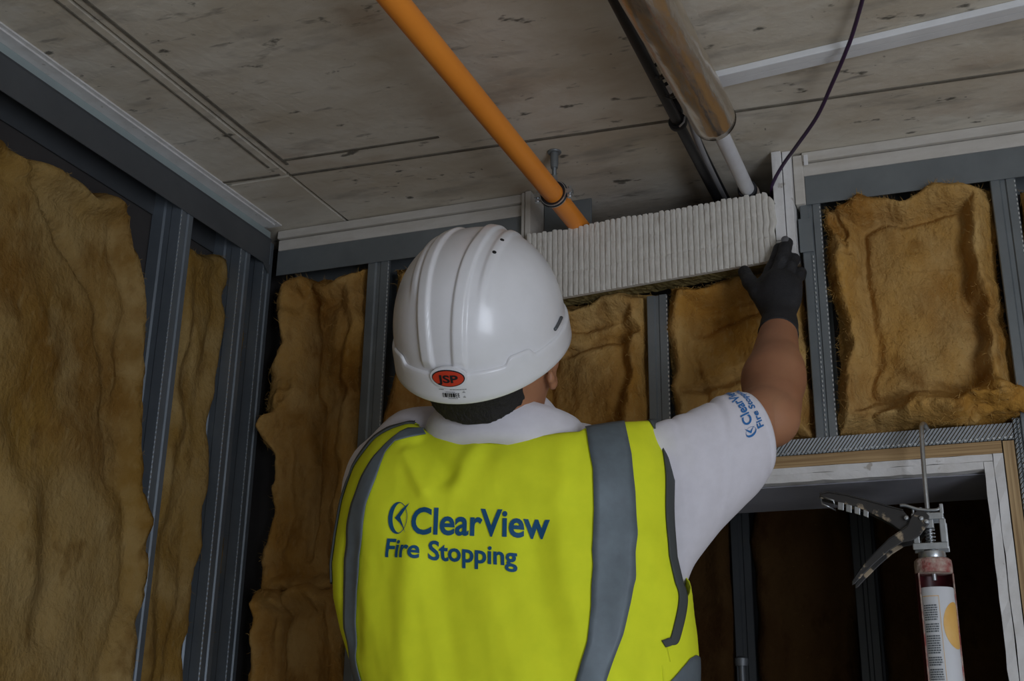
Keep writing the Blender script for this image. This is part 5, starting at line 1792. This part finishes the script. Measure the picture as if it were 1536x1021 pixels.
# ================================================================== SEALANT GUN
def sealant_gun():
    g = empty('caulking_gun')
    tag(g, 'worn caulking gun with black paint-splashed handle, hanging by its rod in the doorway', 'caulking gun')
    Y = 1.905
    ax_t, ax_b = np.array((-0.0905, Y, 2.005)), np.array((-0.0895, Y, 1.70))

    def axp(z):
        return np.array((-0.0885, Y, z))
    # rod with hooked end over the header track
    MB().tube(catmull([(-0.0795, 1.970, 2.150), (-0.0830, 1.958, 2.156), (-0.0860, 1.940, 2.150), (-0.0870, 1.928, 2.135), (-0.0880, 1.912, 2.08), (-0.0885, Y, 2.02), (-0.0885, Y, 1.90)], 8), 0.0036, 14).build('rod', M['zinc'], g, smooth=True, angle=40)
    # bright U-shaped yoke with a window, plates front and back
    for y0 in (Y - 0.020, Y + 0.017):
        mb = MB()
        t = 0.003
        z0, z1 = 1.944, 1.998
        for a, b in (((-0.1120, z1 - 0.009), (-0.0660, z1)), ((-0.0730, z0 + 0.010), (-0.0635, z1 - 0.009)), ((-0.1120, z0 + 0.010), (-0.1030, z1 - 0.009)), ((-0.1140, z0), (-0.0630, z0 + 0.010))):
            mb.box((a[0], y0, a[1]), (b[0], y0 + t, b[1]))
        mb.build('yoke_plate', M['zinc'], g, bevel=0.0012)
    MB().box((-0.1120, Y - 0.020, 1.996), (-0.0660, Y + 0.020, 1.9990)).build('yoke_top', M['zinc'], g, bevel=0.001)
    # catch lever above
    MB().tube(catmull([(-0.1280, Y - 0.006, 2.0150), (-0.1190, Y - 0.006, 2.0140), (-0.1000, Y - 0.006, 2.0070), (-0.0760, Y - 0.006, 2.0050), (-0.0670, Y - 0.006, 2.0100)], 6), 0.0026, 10).build('catch_lever', M['zinc'], g, smooth=True)
    MB().box((-0.0710, Y - 0.009, 1.999), (-0.0655, Y + 0.004, 2.014)).build('catch_stop', M['zinc'], g, bevel=0.001)
    for x in (-0.1095, -0.0985):
        MB().lathe([(0, 0), (0.0022, 0), (0.0022, 0.010), (0.003, 0.011), (0, 0.012)], (x, Y - 0.004, 1.9990), (0, 0, 1), 10).build('pin', M['zinc'], g, smooth=True, angle=40)
    # spring on the rod inside the window
    pts = [(-0.0885 + 0.0065 * math.cos(a), Y + 0.0065 * math.sin(a), 1.950 + 0.026 * a / (2 * math.pi * 5)) for a in np.linspace(0, 2 * math.pi * 5, 90)]
    MB().tube(pts, 0.0014, 7).build('spring', M['zinc'], g, smooth=True)
    MB().box((-0.0955, Y - 0.016, 1.977), (-0.0815, Y + 0.012, 1.990)).build('grip_block', M['zinc'], g, bevel=0.001)

    # handle: channel with finger holes, runs up-left
    def plate(poly, y0, y1, m, name, holes=()):
        mb = MB()
        mb.prism([(p[0], p[1]) for p in poly], 1, y0, y1)
        return mb.build(name, m, g, bevel=0.0015)
    dz_ = -0.011
    hp = [(-0.1120, 2.000), (-0.1230, 2.016), (-0.1420, 2.022), (-0.1750, 2.034), (-0.2080, 2.045), (-0.2330, 2.051), (-0.2460, 2.049), (-0.2475, 2.043), (-0.2350, 2.0395),
          (-0.2090, 2.0310), (-0.1830, 2.0210), (-0.1560, 2.0060), (-0.1420, 1.9960), (-0.1270, 1.9830), (-0.1170, 1.9790), (-0.1080, 1.9840)]
    hp = [(q[0], q[1] + dz_) for q in hp]
    plate(hp, Y - 0.017, Y - 0.014, M['gun_black'], 'handle')
    plate(hp, Y + 0.011, Y + 0.014, M['gun_black'], 'handle_far_side')
    spine = [(-0.1230, 2.018), (-0.1420, 2.0245), (-0.1750, 2.0365), (-0.2080, 2.0475), (-0.2330, 2.0535), (-0.2470, 2.0515), (-0.2460, 2.049), (-0.2330, 2.051), (-0.2080, 2.045), (-0.1750, 2.034), (-0.1420, 2.022), (-0.1230, 2.016)]
    spine = [(q[0], q[1] + dz_) for q in spine]
    plate(spine, Y - 0.017, Y + 0.014, M['gun_black'], 'handle_spine')
    # bright edge with square finger openings along the underside of the handle
    cells = [(-0.2455, 2.0420, -0.2250, 2.0330, 0.0155), (-0.2190, 2.0310, -0.2100, 2.0285, 0.012), (-0.2070, 2.0270, -0.1985, 2.0240, 0.012), (-0.1945, 2.0225, -0.1860, 2.0190, 0.011), (-0.1815, 2.0170, -0.1740, 2.0130, 0.010)]
    fr = MB()
    for k_, (x0, za, x1, zb, hgt) in enumerate(cells):
        za, zb = za + dz_, zb + dz_
        c4 = [(x0, za), (x1, zb), (x1 + 0.002, zb - hgt), (x0 + 0.0025, za - hgt * 0.85)] if k_ == 0 else [(x0, za), (x1, zb), (x1 - 0.001, zb - hgt), (x0 - 0.001, za - hgt)]
        pts = [(p[0], Y - 0.0185, p[1] + 0.004) for p in c4]
        if k_ == 0:
            fr.tube(pts, 0.0016, 8, closed=True)
        else:
            mbq = MB()
            mbq.hexa([(p[0], Y - 0.0192, p[1]) for p in pts_(pts)], [(p[0], Y - 0.0172, p[1]) for p in pts_(pts)])
            mbq.build('finger_opening', M['zinc'], g, bevel=0.0008)
    fr.build('handle_loop', M['zinc'], g, smooth=True)
    # trigger: runs down-left from the pivot
    tp = [(-0.0930, 2.002), (-0.0860, 1.994), (-0.0870, 1.982), (-0.1010, 1.965), (-0.1150, 1.957), (-0.1290, 1.955), (-0.1480, 1.944), (-0.1700, 1.926), (-0.1880, 1.910), (-0.2020, 1.896), (-0.2070, 1.8935), (-0.2065, 1.900),
          (-0.1950, 1.9165), (-0.1830, 1.9290), (-0.1660, 1.9450), (-0.1480, 1.9610), (-0.1300, 1.9720), (-0.1190, 1.9800), (-0.1110, 1.9950), (-0.1030, 2.003)]
    plate(tp, Y - 0.0235, Y - 0.0210, M['gun_black'], 'trigger')
    plate(tp, Y + 0.0160, Y + 0.0185, M['gun_black'], 'trigger_far_side')
    sp = [(p[0] + 0.0015, p[1] + 0.0020) for p in tp[11:18]] + [tp[i] for i in range(17, 10, -1)]
    plate(sp, Y - 0.0235, Y + 0.0185, M['gun_black'], 'trigger_spine')
    for (x, z) in ((-0.0975, 1.990), (-0.0905, 1.985), (-0.1190, 1.992)):
        MB().lathe([(0, -0.003), (0.003, -0.0025), (0.0038, 0.0), (0.0038, 0.004)], (x, Y - 0.0240, z), (0, 1, 0), 12).build('rivet', M['zinc'], g, smooth=True, angle=40)
    # plunger head and coupling
    MB().lathe([(0, 1.951), (0.0105, 1.951), (0.0105, 1.944), (0.0195, 1.942), (0.0205, 1.936), (0.0195, 1.932), (0, 1.932)], (axp(0)[0], Y, 0), (0, 0, 1), 28).build('coupling', M['zinc'], g, smooth=True, angle=40)
    # dark red end cap smeared with sealant, then the half-round carriage
    MB().lathe([(0, 1.932), (0.0235, 1.932), (0.0268, 1.929), (0.0275, 1.922), (0.0275, 1.9105), (0.0262, 1.9095), (0.0, 1.9095)], (axp(0)[0], Y, 0), (0, 0, 1), 36).build('end_cap', M['smear'], g, smooth=True, angle=40)
    mb = MB()
    a0, a1 = math.radians(75), math.radians(325)
    for rr in (0.0272, 0.0262):
        mb.lathe([(rr, 1.9095), (rr, 1.55)], (axp(0)[0], Y, 0), (0, 0, 1), 40, CAR0, CAR1)
    mb.build('carriage', M['gun_red'], g, smooth=True)
    for aa in (CAR0, CAR1):
        u = Vector((0, 0, 1)).orthogonal().normalized()
        w = Vector((0, 0, 1)).cross(u)
        p = Vector((axp(0)[0], Y, 0)) + (u * math.cos(aa) + w * math.sin(aa)) * 0.0268
        MB().tube([(p.x, p.y, 1.9095), (p.x, p.y, 1.55)], 0.0013, 8).build('carriage_edge', M['smear'], g, smooth=True)
    MB().lathe([(0.0272, 0), (0.0272, 0.012), (0.018, 0.014), (0.018, 0)], (axp(0)[0], Y, 1.536), (0, 0, 1), 30).build('front_plate', M['zinc'], g, smooth=True, angle=40)

    # cartridge lying in the carriage
    c_ = empty('sealant_cartridge')
    tag(c_, 'white sealant cartridge with orange circle on its label, held in the caulking gun', 'sealant tube')
    cx_ = axp(0)[0] + 0.0008
    MB().lathe([(0, 1.888), (0.0242, 1.888), (0.0252, 1.8865), (0.0252, 1.556), (0.0, 1.552)], (cx_, Y, 0), (0, 0, 1), 48).build('tube', M['tube_white'], c_, smooth=True, angle=40)
    MB().lathe([(0, 1.552), (0.008, 1.552), (0.007, 1.530), (0.0035, 1.45), (0.0, 1.45)], (cx_, Y, 0), (0, 0, 1), 16).build('nozzle', M['tube_white'], c_, smooth=True, angle=40)

    # label print wraps the tube: angle 0 faces the camera
    view = math.atan2(-1.905, 0.088)      # towards the camera

    def lab(ang, z, rr=0.0255):
        a = view + ang
        return (cx_ + rr * math.cos(a), Y + rr * math.sin(a), z)

    def patch(mb, a0_, a1_, z0, z1, rr=0.0255, k_=6):
        for q in range(k_):
            x0, x1 = a0_ + (a1_ - a0_) * q / k_, a0_ + (a1_ - a0_) * (q + 1) / k_
            mb.add([lab(x0, z0, rr), lab(x1, z0, rr), lab(x1, z1, rr), lab(x0, z1, rr)], [(0, 1, 2, 3)])
    # text block
    tx = MB()
    rng = random.Random(5)
    z = 1.862
    row = 0
    while z > 1.60:
        row += 1
        if row % 14 in (8, 13):
            z -= 0.0034
            continue
        a = -0.86
        end = -0.02 - (0.25 * rng.random() if row % 14 in (7, 12) else 0.04 * rng.random())
        while a < end:
            L = rng.uniform(0.05, 0.16)
            patch(tx, a, min(a + L, end), z - 0.0021, z, 0.02545, 2)
            a += L + 0.022
        z -= 0.0034
    tx.build('label_text', M['tube_text'], c_)
    fr = MB()
    patch(fr, -0.90, 0.10, 1.8740, 1.8750)
    for z0 in np.arange(1.56, 1.874, 0.02):
        patch(fr, 0.085, 0.11, z0, min(z0 + 0.02, 1.875), 0.0255, 1)
    fr.build('label_frame', M['tube_orange'], c_)
    # orange circle with pale ring
    circ = MB()
    n_ = 40
    za, ra = 1.832, 0.034
    aa_ = 1.05
    ns_ = 10
    prev = None
    for k_ in range(ns_ + 1):
        s = k_ / ns_
        ringv = []
        for j in range(n_):
            t = 2 * math.pi * j / n_
            ringv.append(lab(aa_ + (ra * s * math.cos(t)) / 0.0255 * 0.62, za + ra * s * math.sin(t), 0.02565))
        if prev is not None:
            circ.add(prev + ringv, [(j, (j + 1) % n_, n_ + (j + 1) % n_, n_ + j) for j in range(n_)])
        prev = ringv
    circ.build('label_circle', M['tube_orange'], c_)


def pts_(p):
    return [(q[0], q[2]) for q in p]


# carriage opening: measured in the lathe's own frame (u = orthogonal of z)
_u = Vector((0, 0, 1)).orthogonal().normalized()
_w = Vector((0, 0, 1)).cross(_u)


def lathe_angle(dx, dy):
    d = Vector((dx, dy, 0)).normalized()
    return math.atan2(d.dot(_w), d.dot(_u))


# open towards the right front; the dark red shell wraps the left and the back
CAR0 = lathe_angle(1.0, 0.05)
CAR1 = CAR0 + math.radians(216)
sealant_gun()

# small upright rod in the dark doorway
r_ = empty('upright_rod')
tag(r_, 'small dark metal rod with a clamp top, standing upright low in the dark doorway', 'rod')
MB().tube([(-0.435, 2.15, 0.0), (-0.435, 2.15, 1.795)], 0.0055, 12).build('shaft', M['galv_dark'], r_, smooth=True, angle=40)
MB().lathe([(0, 1.795), (0.011, 1.795), (0.012, 1.80), (0.012, 1.808), (0.006, 1.812), (0, 1.812)], (-0.435, 2.15, 0), (0, 0, 1), 14).build('clamp_head', M['galv_dark'], r_, smooth=True, angle=40)

# sleeve print (last, small detail)
sleeve_text('ClearView', 0.80, 0.715, SLV['a0'], SLV['a1'])
sleeve_text('Fire Stopping', 0.885, 0.825, SLV['a0'] - 0.025, SLV['a1'] - 0.01)
V, F = logo_mesh()
mesh_obj('sleeve_emblem', on_sleeve(SLV['a0'] - 0.036 + 0.030 * V[:, 0], 0.81 - 0.105 * V[:, 1]), F, M['print_sleeve'], slv, smooth=False)
